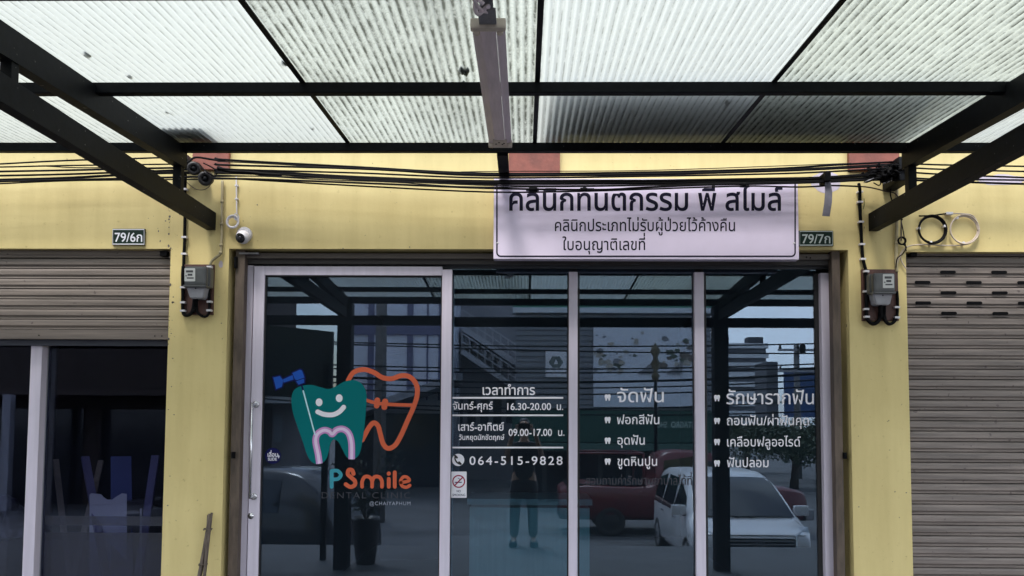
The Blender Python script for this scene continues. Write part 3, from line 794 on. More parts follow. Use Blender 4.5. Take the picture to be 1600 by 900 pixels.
# ---- the tooth logo on the door
YL = YDG-.0012; S_ = 3.75
cvl = lambda u, v, l=0.0: (lambda p: Vector((p.x, YL-l, p.z)))(at(400+u/S_, 560+v/S_, YL))
def cr2(pts, n=8, closed=False): return [(p.x, p.y) for p in smooth_pts([(a, b, 0) for a, b in pts], n, closed)]
def art(name, m, fn):
    mb = MB(); fn(mb); return mb.build(name, m, dpane)
orange = cr2([(540, 128), (572, 82), (630, 65), (690, 82), (740, 112), (795, 119), (850, 101), (900, 108), (938, 150), (945, 210), (925, 280), (890, 360), (850, 450), (815, 508), (775, 527), (745, 500), (728, 440), (715, 395), (690, 378), (662, 405), (622, 478)])
art('orange_tooth', M_ORANGE, lambda b: (stroke(b, orange, 28, cvl),
    stroke(b, cr2([(645, 244), (690, 258), (760, 268), (925, 275)]), 20, cvl, .0002),
    [poly2d(b, [circle2(x, y, r)], cvl, .0004+.0001*i) for i, (x, y, r) in enumerate(((711, 246, 17), (707, 277, 16), (757, 254, 18), (752, 285, 17)))],
    poly2d(b, [[(694, 246), (727, 246), (722, 277), (691, 277)]], cvl, .0009), poly2d(b, [[(740, 254), (775, 254), (769, 285), (736, 285)]], cvl, .0009)))
tooth = cr2([(222, 188), (262, 163), (320, 155), (370, 167), (425, 179), (470, 163), (520, 135), (578, 128), (625, 155), (648, 215), (643, 320), (636, 400), (625, 480), (610, 550), (590, 580), (560, 593), (530, 576), (505, 530), (482, 488), (455, 476), (437, 498), (425, 550), (408, 595), (375, 618), (332, 610), (302, 570), (275, 490), (240, 390), (215, 310), (208, 240)], 6, True)
art('teal_tooth', M_TEAL, lambda b: poly2d(b, [tooth], cvl, .0014))
nerve = cr2([(372, 617), (364, 560), (350, 485), (362, 442), (398, 421), (430, 428), (447, 443), (472, 420), (510, 414), (544, 440), (560, 500), (561, 591)])
art('pink_nerve', M_PINK, lambda b: stroke(b, nerve, 38, cvl, .0018, caps=False))
art('pale_nerve', M_PINKL, lambda b: stroke(b, nerve, 17, cvl, .0022, caps=False))
art('smile', M_WHITE, lambda b: (poly2d(b, [circle2(370, 257, 20, 28, 23)], cvl, .0018), poly2d(b, [circle2(488, 233, 20, 28, 23)], cvl, .0018), stroke(b, cr2([(362, 313), (400, 328), (450, 330), (488, 313), (514, 286)]), 28, cvl, .0018)))
art('drill_line', M_CYANL, lambda b: stroke(b, [(277, 190), (346, 446)], 8, cvl, .0024))
drill = [[(102, 112), (140, 104), (160, 128), (152, 166), (119, 180)], [(160, 122), (215, 98), (221, 124), (162, 142)], [(214, 86), (258, 66), (270, 72), (285, 112), (240, 128), (228, 122)], [(236, 134), (282, 118), (283, 142), (250, 154)]]
art('drill_outline', M_DNAVY, lambda b: ([poly2d(b, [grow(q, 8, 1 if area(q) > 0 else -1)], cvl, .0016+.0001*i) for i, q in enumerate(drill)], stroke(b, [(266, 152), (277, 188)], 10, cvl, .0016)))
art('drill', M_BLUE, lambda b: [poly2d(b, [q], cvl, .0022) for q in drill])
art('logo_initial', M_TEALL, lambda b: (stroke(b, [(443, 752), (443, 660)], 22, cvl), stroke(b, cr2([(446, 659), (478, 659), (497, 682), (480, 706), (446, 708)]), 21, cvl, .0003)))
art('logo_word', M_ORANGE, lambda b: (stroke(b, cr2([(571, 676), (562, 655), (543, 655), (538, 678), (558, 698), (579, 718), (578, 742), (553, 753), (526, 738)]), 24, cvl),
    stroke(b, cr2([(622, 752), (622, 722), (634, 697), (652, 692), (670, 700), (680, 722), (680, 752)]), 21, cvl), stroke(b, cr2([(680, 722), (692, 697), (710, 692), (728, 700), (738, 722), (738, 752)]), 21, cvl, .0003),
    stroke(b, [(778, 752), (778, 706)], 22, cvl), poly2d(b, [circle2(778, 675, 12)], cvl), stroke(b, [(813, 668), (813, 752)], 22, cvl),
    stroke(b, cr2([(848, 728), (897, 716), (884, 696), (862, 696), (847, 720), (855, 746), (880, 755), (901, 744)]), 19, cvl)))
art('grey_lettering', M_GREYV, lambda b: text(b, "DENTAL CLINIC", 385, 905, 820, 29, cvl, -.006, 0, .12))
art('small_lettering', mat('blue_grey_vinyl', (.26, .30, .38), .5), lambda b: text(b, "@CHAIYAPHUM", 665, 905, 860, 17, cvl, .004, 0, .1))
art('slide_sticker', M_DNAVY, lambda b: poly2d(b, [circle2(99, 571, 47)], cvl))
art('sticker_print', M_WHITE, lambda b: (text(b, "เลื่อน", 68, 128, 576, 20, cvl, .02, .0004), text(b, "SLIDE", 70, 122, 598, 13, cvl, .02, .0004), poly2d(b, [[(130, 562), (139, 575), (130, 588)]], cvl, .0004)))

# ------------------------------------------------------------------ clinic sign
YSg = -.075
sp = [at(771.8, 279, YSg), at(1246.6, 279, YSg), at(1246.6, 405, YSg), at(771.8, 404.5, YSg)]
sx0, sx1, sz0, sz1 = sp[0].x, sp[1].x, sp[3].z, sp[0].z
sign = thing('clinic_sign', 'lilac white sign board with navy Thai lettering above the glass front', 'sign', ((sx0+sx1)/2, YSg, sz0))
mb = MB(); mb.bbox(sx0, sx1, YSg, -.012, sz0, sz1, .003); mb.build('panel', M_LILAC, sign)
cvs = plane_conv(YSg-.001)
mb = MB(); stroke(mb, rrect(776.4, 281.5, 1242.4, 400.4, 6), 2.3, cvs, 0, True); mb.build('border_line', M_NAVY, sign)
mb = MB(); text(mb, "คลินิกทันตกรรม พี สไมล์", 795.7, 1222.7, 328.6, 27, cvs, .015)
text(mb, "คลินิกประเภทไม่รับผู้ป่วยไว้ค้างคืน", 867, 1148.5, 361, 14.3, cvs, .006); text(mb, "ใบอนุญาติเลขที่", 879, 1008, 390.6, 14.2, cvs, .006)
mb.build('lettering', M_NAVY, sign)
for px, py in ((1007.5, 282.5), (777.5, 379.5), (1241, 380), (778.5, 281.5)):
    p = at(px, py, YSg); mb = MB(); mb.lathe((p.x, YSg-.0012, p.z), (0, -1, 0), [(0, 0), (0, .006), (.003, .005), (.004, 0)], 12); mb.build('screw', M_WHITEP, sign)

# house number plates
def plate(x0, y0, x1, y1, s, t0, t1, tb, label, m1):
    Y = -.014; a, b = at(x0, y1, Y), at(x1, y0, Y)
    t = thing('house_number_plate', label, 'house number', ((a.x+b.x)/2, Y, a.z))
    mb = MB(); mb.bbox(a.x, b.x, Y, -.001, a.z, b.z, .002); mb.build('plate', M_GREENP, t)
    cv = plane_conv(Y-.0008)
    mb = MB(); stroke(mb, [(x0+1.2, y0+1.2), (x1-1.2, y0+1.2), (x1-1.2, y1-1.2), (x0+1.2, y1-1.2)], 1.5, cv, 0, True); mb.build('border_line', m1, t)
    mb = MB(); text(mb, s, t0, t1, tb, 11.2, cv, .012); mb.build('lettering', m1, t)
plate(175, 357.3, 226.3, 382.6, "79/6ก", 179.2, 222.3, 377.6, 'green enamel number plate 79/6 above the left shutter', M_WHITE)
plate(1248.5, 360.3, 1302, 384.2, "79/7ก", 1253.5, 1297.5, 380, 'green number plate 79/7 with shade-greyed lettering to the right of the clinic sign', mat('shaded_plate_white', (.50, .56, .54), .5))  # shade on this plate is put into its greyer lettering colour

# ------------------------------------------------------------------ cables along the wall
def cab(pts, Y, r, label, group, m=None, name='cable', n=6, parent=None):
    P = []
    for i, q in enumerate(pts):
        y = q[2] if len(q) > 2 else Y
        P.append(at(q[0], q[1], y))
    mb = MB(); mb.tube(smooth_pts(P, n), r, 7)
    o = mb.build(name, m or M_CABLE, parent)
    if label: tag(o, label, 'cable', group)
    return o
GC = 'cables over the clinic sign'; GL = 'cables to the left of the spool rack'; GR = 'cables to the right of the tangle'
YC = -.15
mid = [([(338, 247), (358, 250), (560, 261), (760, 271), (1000, 269.3), (1200, 264), (1300, 258), (1395, 253)], .0062, 'topmost of the black cables strung between spool rack and tangle'),
       ([(338, 256), (358, 258), (560, 263.6), (760, 273.3), (1000, 272.6), (1200, 267.5), (1300, 263.5), (1395, 258)], .0062, 'second black cable from the top of the bundle above the sign'),
       ([(340, 262), (370, 265), (560, 270.3), (760, 278), (1000, 275.5), (1200, 271.8), (1300, 268), (1400, 262)], .0052, 'third black cable from the top of the bundle above the sign'),
       ([(335, 266), (430, 270), (560, 277.5), (760, 284), (1000, 283.3), (1200, 280.2), (1290, 278), (1395, 270)], .0105, 'thickest black cable running across the top edge of the clinic sign'),
       ([(335, 270), (450, 273.5), (560, 280), (760, 287), (1000, 286.6), (1200, 284.3), (1300, 281.5), (1395, 275)], .0062, 'black cable just under the thickest one at the sign top'),
       ([(330, 279), (400, 280), (560, 285.8), (760, 294), (930, 296.4), (1000, 293.2), (1100, 289), (1200, 287), (1300, 284), (1395, 278)], .006, 'black cable with tape splices sagging onto the large sign lettering'),
       ([(332, 278), (400, 281.3), (560, 290.5), (760, 300), (900, 299), (1000, 296), (1160, 290.8), (1248, 292.3), (1300, 290), (1345, 291.5)], .0048, 'lowest and thinnest black cable hanging across the sign lettering')]
mid += [([(340, 252), (450, 257.5), (600, 266), (760, 275), (1000, 271), (1200, 266), (1395, 256)], .0035, 'slim black wire woven between the upper cables above the sign'),
        ([(336, 274), (470, 277), (620, 283.5), (780, 290), (980, 289.5), (1180, 285.5), (1395, 279)], .0038, 'slim black wire woven between the lower cables at the sign top'),
        ([(720, 268.5), (800, 267.6), (1000, 266.5), (1240, 258.5), (1330, 255)], .0025, 'hair-thin grey-black wire along the red bracket above the sign')]
mid += [([(338, 268), (420, 271.5), (560, 279), (700, 283), (860, 286.5), (1040, 285.5), (1240, 281), (1395, 272)], .0042, 'wavy black wire riding along the thickest cable above the sign'),
        ([(330, 276), (410, 275.5), (500, 280.5), (620, 285), (720, 291.5), (860, 292), (1000, 290), (1140, 286), (1290, 284), (1395, 281)], .0034, 'loose slim black wire waving through the lower cables above the sign')]
cabs = []
for i, (p, r, l) in enumerate(mid): cabs.append(cab(p, YC-.022*(i % 3), r, l, GC))
for px, py, ln, k in ((833, 296.2, 14, 5), (912, 296.5, 12, 5), (1163, 289, 6, 5), (1290, 277.5, 14, 3), (1303, 279, 6, 3), (1268, 279.5, 10, 3)):
    Y = YC-.022*(k % 3); mb = MB(); mb.tube([at(px-ln/2, py, Y), at(px-ln/2+1, py, Y), at(px+ln/2-1, py, Y), at(px+ln/2, py, Y)], [.006, .0125, .0125, .006], 10); mb.build('splice', M_BLACK, cabs[k])
left = [([(-60, 259), (0, 256.2), (105, 250.8), (232, 247), (290, 244)], .005, 'topmost black cable left of the spool rack'),
        ([(-60, 261), (0, 261), (105, 258.6), (232, 257), (300, 256)], .0045, 'second black cable from the top left of the spool rack'),
        ([(-60, 270), (0, 268), (105, 266), (232, 263), (300, 262)], .006, 'third black cable from the top left of the spool rack'),
        ([(-60, 275), (0, 274.5), (105, 272.2), (210, 268.5), (300, 265)], .006, 'middle black cable left of the spool rack behind the bracket'),
        ([(-60, 283), (0, 281), (105, 278), (232, 271), (310, 270)], .0075, 'thick black cable low in the bundle above the left shutter'),
        ([(-60, 285), (0, 283.5), (105, 281), (232, 278), (320, 276)], .006, 'second lowest black cable above the left shutter'),
        ([(-60, 289), (0, 287), (105, 282.5), (232, 281), (330, 280)], .0042, 'lowest thin black cable above the left shutter')]
lc = [cab(p, YC+.02-.022*(i % 3), r, l, GL) for i, (p, r, l) in enumerate(left)]
mb = MB(); mb.tube([at(224, 276, YC), at(227, 276, YC), at(238, 276, YC), at(243, 276, YC)], [.005, .016, .016, .005], 10); mb.tube([at(228, 277.5, YC-.01), at(235, 279.5, YC-.01)], .012, 8); mb.build('splice', M_BLACK, lc[5])
right = [([(1395, 253), (1450, 257), (1600, 260), (1680, 262)], .005, 'topmost black cable right of the tangled bundle'),
         ([(1400, 259), (1450, 263.7), (1600, 268), (1680, 270)], .005, 'second black cable from the top right of the tangle'),
         ([(1400, 266), (1450, 271.2), (1600, 277.5), (1680, 280)], .0052, 'middle black cable right of the tangled bundle'),
         ([(1400, 274), (1450, 279.4), (1600, 281.5), (1680, 283)], .0052, 'second lowest black cable right of the tangled bundle'),
         ([(1400, 279), (1450, 282.6), (1600, 287.5), (1680, 290)], .0062, 'lowest black cable right of the tangled bundle')]
for i, (p, r, l) in enumerate(right): cab(p, YC+.03-.02*(i % 2), r, l, GR)

# three-spool rack on the left pillar
rk = thing('spool_rack', 'galvanised bracket with three dark cable spools fixed on the left pillar', 'cable rack', at(300, 285, 0))
a, b = at(279, 257, -.10), at(290, 239, -.10)
mb = MB(); mb.bbox(a.x, b.x, -.15, -.002, a.z, b.z, .004); p2 = at(323, 284, -.05)
mb.beam((a.x+.03, -.03, b.z-.02), (p2.x, -.03, p2.z), .045, .012); mb.build('bracket', M_GALV, rk)
for px, py, r in ((286, 249, .033), (303, 263, .040), (321, 279, .043)):
    c = at(px, py, -.16); mb = MB(); mb.lathe(c, (.25, -.92, -.30), [(-.10, 0), (-.10, r*.85), (-.07, r*.95), (-.05, r*.6), (-.02, r*.6), (-.005, r), (.012, r*.92), (.014, r*.5), (.004, r*.42), (.004, 0)], 24)
    sp_ = mb.build('spool', mat('dark_porcelain', (.012, .011, .012), .45, var=.3, vscale=20), rk)
    mb = MB(); mb.lathe(c+Vector((.25, -.92, -.30)).normalized()*.005, (.25, -.92, -.30), [(0, r*.30), (.016, r*.26), (.018, 0)], 12); mb.build('bolt', M_STEEL2, sp_)
cab([(292, 285), (305, 295), (318, 296.5), (328, 290), (333, 277), (337, 270)], -.10, .0022, 'thin brown wire hanging in a loop beneath the spool rack', None, M_CABLE2)
cab([(313, 258, -.18), (322, 268, -.2), (335, 275, -.17), (339, 268, -.15), (332, 262, -.15), (318, 255, -.15)], -.15, .004, 'short black jumper wire curled round the spool rack', None)
cab([(60, 259), (120, 262), (200, 262.5), (260, 268), (300, 268)], -.12, .0032, 'loose slim black wire sagging through the bundle left of the spool rack', None)
cab([(340, 262), (360, 268), (385, 269), (410, 272), (440, 274)], -.17, .011, 'short taped black bundle just right of the spool rack', None)
cab([(276, 251, -.2), (292, 254, -.22), (305, 246, -.2), (330, 249, -.16), (352, 252, -.14)], -.15, .006, 'black jumper cable passing over the top of the spool rack', None)

# tangle on the right pillar
r_ = random.Random(21)
tg = thing('cable_tangle', 'messy knot of black cables and clamps bunched on the right pillar', 'cable tangle', at(1390, 285, 0))
mb = MB()
for i in range(24):
    x0_, y0_ = 1345+50*r_.random(), 262+24*r_.random()
    P = [at(x0_, y0_, -.1-.1*r_.random())]
    for k in range(6):
        f = (k+1)/6; x = x0_+(1412-x0_)*f+14*(r_.random()-.5); y = y0_+(262-y0_)*f*.7+18*(r_.random()-.5)*(1-.4*f)
        P.append(at(x, min(y, 291), -.08-.16*r_.random()))
    mb.tube(smooth_pts(P, 5), .003+.005*r_.random()**2, 6)
mb.build('knotted_cable', M_CABLE, tg)
mb = MB()
for i in range(9):
    c = at(1362+46*r_.random(), 266+14*r_.random(), -.15); s = .012+.02*r_.random()
    mb.lathe(c, (1, -.5, r_.random()*.8-.3), [(-s*2.2, 0), (-s*2.2, s*.8), (-s*1.6, s), (s*1.6, s), (s*2.2, s*.8), (s*2.2, 0)], 10)
mb.build('closure_sleeve', M_BLACK, tg)
c = at(1408, 262, -.17); mb = MB(); mb.bbox(c.x-.035, c.x+.04, -.22, -.002, c.z-.09, c.z+.05, .008); mb.build('bracket', M_STEEL2, tg)
for px, py in ((1366, 281), (1380, 287), (1352, 284)):
    c = at(px, py, -.2); mb = MB(); mb.tube([c, c+Vector((.05, -.0, .02))], .004, 6); mb.build('cable_tie', M_GALV, tg)
cab([(1340, 291), (1360, 293), (1385, 299), (1398, 302), (1405, 312), (1408, 330), (1408, 376)], -.05, .004, 'brown-black wire curving down beside the right conduit to a small ring', None, M_CABLE2)
cab([(1394, 289), (1391, 300), (1394, 314), (1402, 328), (1410, 344)], -.06, .0038, 'black wire drooping from the tangle behind the right bracket', None)
# grey strap hanging from the bundle, with its clamp
st = thing('hanging_strap', 'grey tape strap hanging from the cables over a lilac wall patch', 'strap', at(1292, 338, -.17))
mb = MB(); cv = plane_conv(-.2)
poly2d(mb, [[(1289, 284), (1298, 284), (1300.5, 300), (1300, 316), (1296.5, 338), (1285, 337), (1288, 318), (1289.5, 300)]], cv); poly2d(mb, [[(1289, 284), (1298, 284), (1300.5, 300), (1300, 316), (1296.5, 338), (1285, 337), (1288, 318), (1289.5, 300)]], cv, -.004)
mb.build('tape', M_TAPE, st)
a, b = at(1286.5, 276.5, -.2), at(1296, 270, -.2); mb = MB(); mb.bbox(a.x, b.x, -.225, -.13, a.z-.03, b.z, .006); mb.build('clamp', M_BLACK, st)

# vertical service cables with clips
def riser(pts, r, clips, label, m=M_CABLE, w2=0, Y=-.016):
    o = cab(pts, Y, r, label, 'service cables running down to the meters' if m is M_CABLE else None, m, 'service_cable')
    for px, py in clips:
        p = at(px, py, Y); mb = MB(); mb.bbox(p.x-r-.006, p.x+r+.006, Y-r-.003, -.001, p.z-.006, p.z+.006, .002); mb.build('clip', M_WHITEP, o)
    return o
riser([(289.5, 270, -.09), (289.5, 284, -.03), (289, 300), (289, 340), (288.3, 380), (287.5, 398), (287, 416)], .0095, [(289, 296), (289.2, 314), (288.5, 371), (288, 397)], 'thick black cable dropping from the spool rack to the left meter')
riser([(1342, 288, -.09), (1343.5, 296, -.03), (1343.5, 320), (1345, 350), (1347, 390), (1349, 407), (1353, 422)], .0095, [(1343.5, 300), (1343.5, 316), (1345, 347), (1346.7, 382), (1348, 405)], 'thick black cable dropping from the tangle to the right meter')
# painted conduits
def conduit(pts, r, label, joints):
    o = cab(pts, -.02, r, label, None, M_CONDUIT, 'conduit'); o['category'] = 'conduit'
    for px, py in joints:
        p = at(px, py, -.02); mb = MB(); mb.tube([p+Vector((0, 0, -.008)), p+Vector((0, 0, .008))], r+.0022, 10); mb.build('coupling', M_CONDUIT, o)
conduit([(347.5, 282), (347, 330), (346.5, 370), (345.5, 392), (344, 397), (338, 402), (331, 408), (327.5, 416)], .0085, 'painted beige conduit beside the white camera bending down to the left meter', [(347, 315), (346.3, 350), (345.5, 383), (344.7, 395)])
conduit([(1401, 284), (1401, 330), (1400.5, 380), (1400, 405), (1401, 425)], .0095, 'painted beige conduit along the edge of the right pillar', [(1401, 310), (1400.6, 380)])
# coiled slack on the right wall
def ringc(px, py, rpx, Y, r, m, name, label, turns=1, clips=()):
    c = at(px, py, Y); R = rpx*(-CAM.y+Y)/F; mb = MB()
    for t in range(turns):
        k = 1+.05*t; mb.tube([c+Vector((R*k*math.cos(a)+.002*t, -.006*t, R*k*math.sin(a)*(1+.03*t))) for a in [2*PI*j/40 for j in range(40)]], r, 7, closed=True)
    o = tag(mb.build(name, m), label, 'cable coil')
    for a in clips:
        a = math.radians(a); p = c+Vector((R*math.cos(a), 0, R*math.sin(a))); mb = MB(); mb.bbox(p.x-.007, p.x+.007, Y-r-.004, -.001, p.z-.007, p.z+.007, .002); mb.build('clip', M_WHITEP, o)
    return o
ringc(1456, 358.8, 20.5, -.02, .0062, M_CABLE, 'cable_coil', 'black ring of coiled cable clipped to the yellow wall', 2, (15, 175, 262))
ringc(1506, 358.8, 21.3, -.02, .0045, M_BEIGE, 'cable_coil', 'beige ring of coiled cable clipped on the wall beside the black ring', 2, (120, 265))
ringc(1408.5, 376.5, 5.5, -.03, .0042, M_CABLE, 'cable_coil', 'small dark ring of wire at the edge of the right conduit', 2)
cab([(1436, 337.5), (1455, 337), (1470, 335), (1479, 333.8)], -.02, .0045, 'short black cable end leading into the connector above the coils', None)
o = cab([(1487, 333.6), (1505, 334), (1520, 337), (1527, 348), (1528, 360)], -.024, .004, 'beige cable end leaving the connector round the beige ring', None, M_BEIGE)
p = at(1483, 333.7, -.02); mb = MB(); mb.bbox(p.x-.02, p.x+.02, -.03, -.006, p.z-.008, p.z+.008, .003); mb.build('connector', M_WHITEP, o)
cab([(1524, 370), (1515, 380), (1500, 383), (1475, 383.5), (1445, 382), (1422, 384), (1411, 391), (1405, 402), (1402, 412)], -.016, .0038, 'thin beige cable running from the beige ring to the pillar edge', None, M_BEIGE)
cab([(1411, 391), (1407, 400), (1410, 411), (1416, 420)], -.016, .0035, 'beige tail of cable hooked over the corner of the right shutter', None, M_BEIGE)
cab([(1409, 381), (1416, 386), (1411, 396), (1402, 404), (1400, 418)], -.03, .0035, 'dark wire crossing the beige cable above the right meter', None)
cab([(1408, 345), (1411, 360), (1414, 378), (1416, 392)], -.03, .003, 'thin dark wire hanging straight at the right shutter corner', None)
cab([(1350, 310), (1351, 319), (1348.5, 327), (1350.5, 318)], -.02, .0018, 'scrap of green wire tied to the right service cable', None, mat('green_wire', (.10, .12, .03), .6))
# white cable and coil of the security camera
o = cab([(369, 276), (369.5, 300), (369.7, 320), (370, 334)], -.014, .0045, 'white cable dropping to a small coil above the security camera', None, M_WHITEP)
for py in (290, 311): p = at(369.6, py, -.014); mb = MB(); mb.bbox(p.x-.009, p.x+.009, -.021, -.001, p.z-.005, p.z+.005, .002); mb.build('clip', M_WHITEP, o)
ringc(363.5, 347, 8.4, -.025, .0062, M_WHITEP, 'cable_coil', 'small white coil of cable above the security camera', 3)
cab([(370, 334), (373, 340), (370, 344), (366, 340), (368, 333)], -.03, .004, 'loose white loop knotted over the small white coil', None, M_WHITEP)

# security camera
scm = thing('security_camera', 'white dome security camera with black face beside the glass front', 'security camera', at(380, 370, 0))
b0 = at(382.5, 367, -.005); mb = MB(); mb.lathe((b0.x, -.001, b0.z), (0, -1, 0), [(0, 0), (0, .046), (.018, .046), (.026, .040), (.030, .0)], 32); mb.build('mount', M_WHITEP, scm)
c0 = at(379.5, 370.5, -.055); ax = (Vector((.25, -2.6, .1))-c0).normalized(); ax = Vector((-.18, -.86, -.36)).normalized()
prof = [(-.038, 0)]+[(.040*math.sin(math.radians(a)), .041*math.cos(math.radians(a))) for a in range(-70, 41, 10)]+[(.030, .027)]
mb = MB(); mb.lathe(c0, ax, prof, 32); mb.build('housing', M_WHITEP, scm)
mb = MB(); mb.lathe(c0+ax*.0265, ax, [(0, .0275), (.005, .030), (.008, .026), (.0085, .0)], 32); f_ = mb.build('face', mat('glossy_black', (.01, .01, .012), .12), scm)
mb = MB(); mb.lathe(c0+ax*.0352, ax, [(0, .011), (.004, .010), (.0045, .006), (.002, 0)], 20); mb.build('lens', mat('lens_glass', (.02, .02, .03), .05), f_)

# ------------------------------------------------------------------ electricity meters
def meter(brd, body, dial, cov, cables, clips, label):
    Yb = -.022; a, b = at(brd[0], brd[3], Yb), at(brd[2], brd[1], Yb)
    t = thing('electricity_meter', label, 'electricity meter', ((a.x+b.x)/2, Yb, a.z), 'electricity meters on the pillars')
    mb = MB(); mb.bbox(a.x, b.x, Yb, -.001, a.z, b.z, .003); mb.build('backboard', M_WOODB, t)
    Yf = -.125; a, b = at(body[0], body[3], Yf), at(body[2], body[1], Yf)
    mb = MB(); mb.bbox(a.x, b.x, -.085, Yb-.001, a.z, b.z, .018); mb.bbox(a.x+.008, b.x-.008, Yf, -.080, a.z+.008, b.z-.004, .016); bd = mb.build('case', M_METER, t)
    cv = plane_conv(Yf-.0006)
    mb = MB(); poly2d(mb, [rrect(*dial, 1.2)], cv); dl = mb.build('dial_plate', M_DIAL, bd)
    x0, y0, x1, y1 = dial; w_, h_ = x1-x0, y1-y0; mb = MB()
    for u0, v0, u1, v1 in ((.15, .16, .80, .33), (.30, .42, .74, .58), (.08, .55, .24, .62), (.22, .70, .86, .80)): poly2d(mb, [[(x0+w_*u0, y0+h_*v0), (x0+w_*u1, y0+h_*v0), (x0+w_*u1, y0+h_*v1), (x0+w_*u0, y0+h_*v1)]], cv, .0005)
    mb.build('counter_window', mat('dial_print', (.06, .06, .07), .4), dl)
    mb = MB(); mb.bbox(a.x+.006, b.x-.006, Yf-.003, -.06, a.z-.004, a.z+.008, .003); mb.build('rim', M_METER, t)
    (l0, r0, yt), (l1, r1, yb) = cov; P = [at(l1, yb, -.10), at(r1, yb, -.10), at(r0, yt, -.10), at(l0, yt, -.10)]
    mb = MB(); mb.hexa([p for p in P], [Vector((p.x, -.03, p.z)) for p in P]); 
    bmesh.ops.bevel(mb.bm, geom=list(mb.bm.edges), offset=.006, segments=2, affect='EDGES'); cvr = mb.build('terminal_cover', M_METERL, t)
    p = at((l0+r0)/2, yt+4.5, -.10); mb = MB(); mb.lathe((p.x, -.1002, p.z), (0, -1, 0), [(0, 0), (0, .004), (.003, .003), (.003, 0)], 10); mb.build('seal_screw', M_BLACK, cvr)
    for pts, r in cables:
        mb = MB(); mb.tube(smooth_pts([at(q[0], q[1], q[2] if len(q) > 2 else -.035) for q in pts], 6), r, 8); mb.build('lead', M_CABLE, t)
    for px, py in clips:
        p = at(px, py, -.04); mb = MB(); mb.bbox(p.x-.016, p.x+.014, -.047, -.024, p.z-.006, p.z+.006, .002); mb.build('clip', M_WHITEP, t)
meter((283.6, 413, 334, 491.5), (285, 414.5, 324.5, 447), (288.2, 419, 305, 439.5), ((290, 321.5, 446), (296.5, 316.5, 466)),
      [([(286.5, 416), (285.6, 430), (285.8, 460), (285.8, 484), (289, 492), (297, 491), (302, 482), (304, 464, -.06)], .011), ([(327.5, 414), (327, 440), (327, 470), (327.5, 484)], .0085),
       ([(308, 464, -.07), (307, 478), (309, 488), (317, 494.5), (324, 493), (328, 484)], .008), ([(304.5, 464, -.07), (304.5, 475), (303, 487)], .012)],
      [(286, 449), (286, 472.6), (286, 485.6), (327.5, 417), (327.5, 447), (327.5, 471.5), (327, 485)], 'electricity meter on a brown board on the left pillar by the glass door')
meter((1348.3, 420.7, 1403, 501), (1363.3, 425, 1401, 457.5), (1379.5, 428.3, 1397, 450), ((1363.5, 1395.5, 457), (1369, 1391, 476)),
      [([(1353, 421), (1353.5, 440), (1354, 470), (1354, 494), (1358, 502), (1364, 506), (1371, 503), (1375, 494), (1375.5, 474, -.06)], .0115), ([(1401.5, 455), (1402.5, 470), (1402, 490), (1398, 502), (1389, 506.5), (1382, 500), (1379, 488), (1379, 474, -.06)], .0085),
       ([(1400, 494), (1394, 505), (1386, 504), (1382, 492), (1383, 474, -.06)], .0085), ([(1376, 474, -.07), (1376, 498)], .010)],
      [(1354, 424), (1353.5, 455.5), (1354, 483), (1355, 495), (1402, 480), (1402, 496)], 'electricity meter on a stained board on the right pillar beside the closed shutter')

# bundle of sticks leaning on the left pillar
sk = thing('stick_bundle', 'bundle of thin weathered sticks tied together and leaning on the left pillar', 'sticks', (at(310, 900, -.2).x-.1, -.3, 0))
for i, (x0_, y0_, x1_) in enumerate(((331, 801, 315), (328, 803, 312), (325.5, 805, 318.5), (329.5, 806, 320.5), (327, 812, 310.5))):
    a = at(x0_, y0_, -.03-.008*(i % 2)); b = at(x1_, 898, -.10-.01*(i % 3)); d = (b-a); b2 = a+d*((a.z-.01)/(a.z-b.z))
    mb = MB(); mb.tube(smooth_pts([a, a+(b2-a)*.35+Vector((.004*((i % 3)-1), 0, 0)), a+(b2-a)*.7, b2], 5), [.0075+.002*(i % 2)]*16, 7); mb.build('stick', M_STICK, sk)
for f in (.16, .52):
    a = at(328, 803, -.035); b = at(315, 898, -.11); p = a+(b-a)*f*1.6; mb = MB(); mb.tube([p+Vector((.024*math.cos(t), .02*math.sin(t), .004*math.sin(3*t))) for t in [2*PI*k/16 for k in range(16)]], .003, 6, closed=True); mb.build('tie_wire', M_STICK, sk)

# ------------------------------------------------------------------ left shop window and what stands behind it
lw = thing('shop_window', 'dark shop window under the half lowered left shutter with frosted strips', 'shop window', ((x0+xL)/2, .11, 0))
YL2 = .11; ztl = at(130, 528, YL2).z+.12
vbar(48.6, 66, 541, YL2-.01, YL2+.05, ztl, 'mullion', M_ALU, lw)
vbar(67.5, 75, 541, YL2+.055, YL2+.09, ztl, 'inner_stile', M_ALUD, lw)
xm = at(57, 541, YL2).x
for k in range(2):
    a, b = (x0, xm) if k == 0 else (xm+.03, xL+.03)
    Yp = YL2+.02+.045*k
    mb = MB(); mb.box(a, b, Yp, Yp+.006, ZF+.05, ztl); pn = mb.build('pane', G_STORE, lw)
    if k:
        for p0_, p1_ in ((806.4, 820.8), (832, 1200)):
            za_, zb_ = at(150, p0_, Yp).z, max(.07, at(150, p1_, Yp).z); mb = MB(); mb.box(a+.03, b-.001, Yp-.0022, Yp-.001, zb_, za_); mb.build('frosted_strip', G_FILM, pn)
mb = MB(); mb.bbox(x0+.01, xL-.002, YL2, YL2+.05, ZF, ZF+.05, .003); mb.build('sill_rail', M_ALU, lw)
def plank(ax_, ay, bx, by, Y, wd, m, label, name='plank', cat='plank', g=None):
    a = at(ax_, ay, Y+.12); b = at(bx, by, Y); d = b-a; b = a+d*((a.z-.014)/(a.z-b.z)); mb = MB(); mb.beam(a, b, wd, .02)
    return tag(mb.build(name, m), label, cat, g)
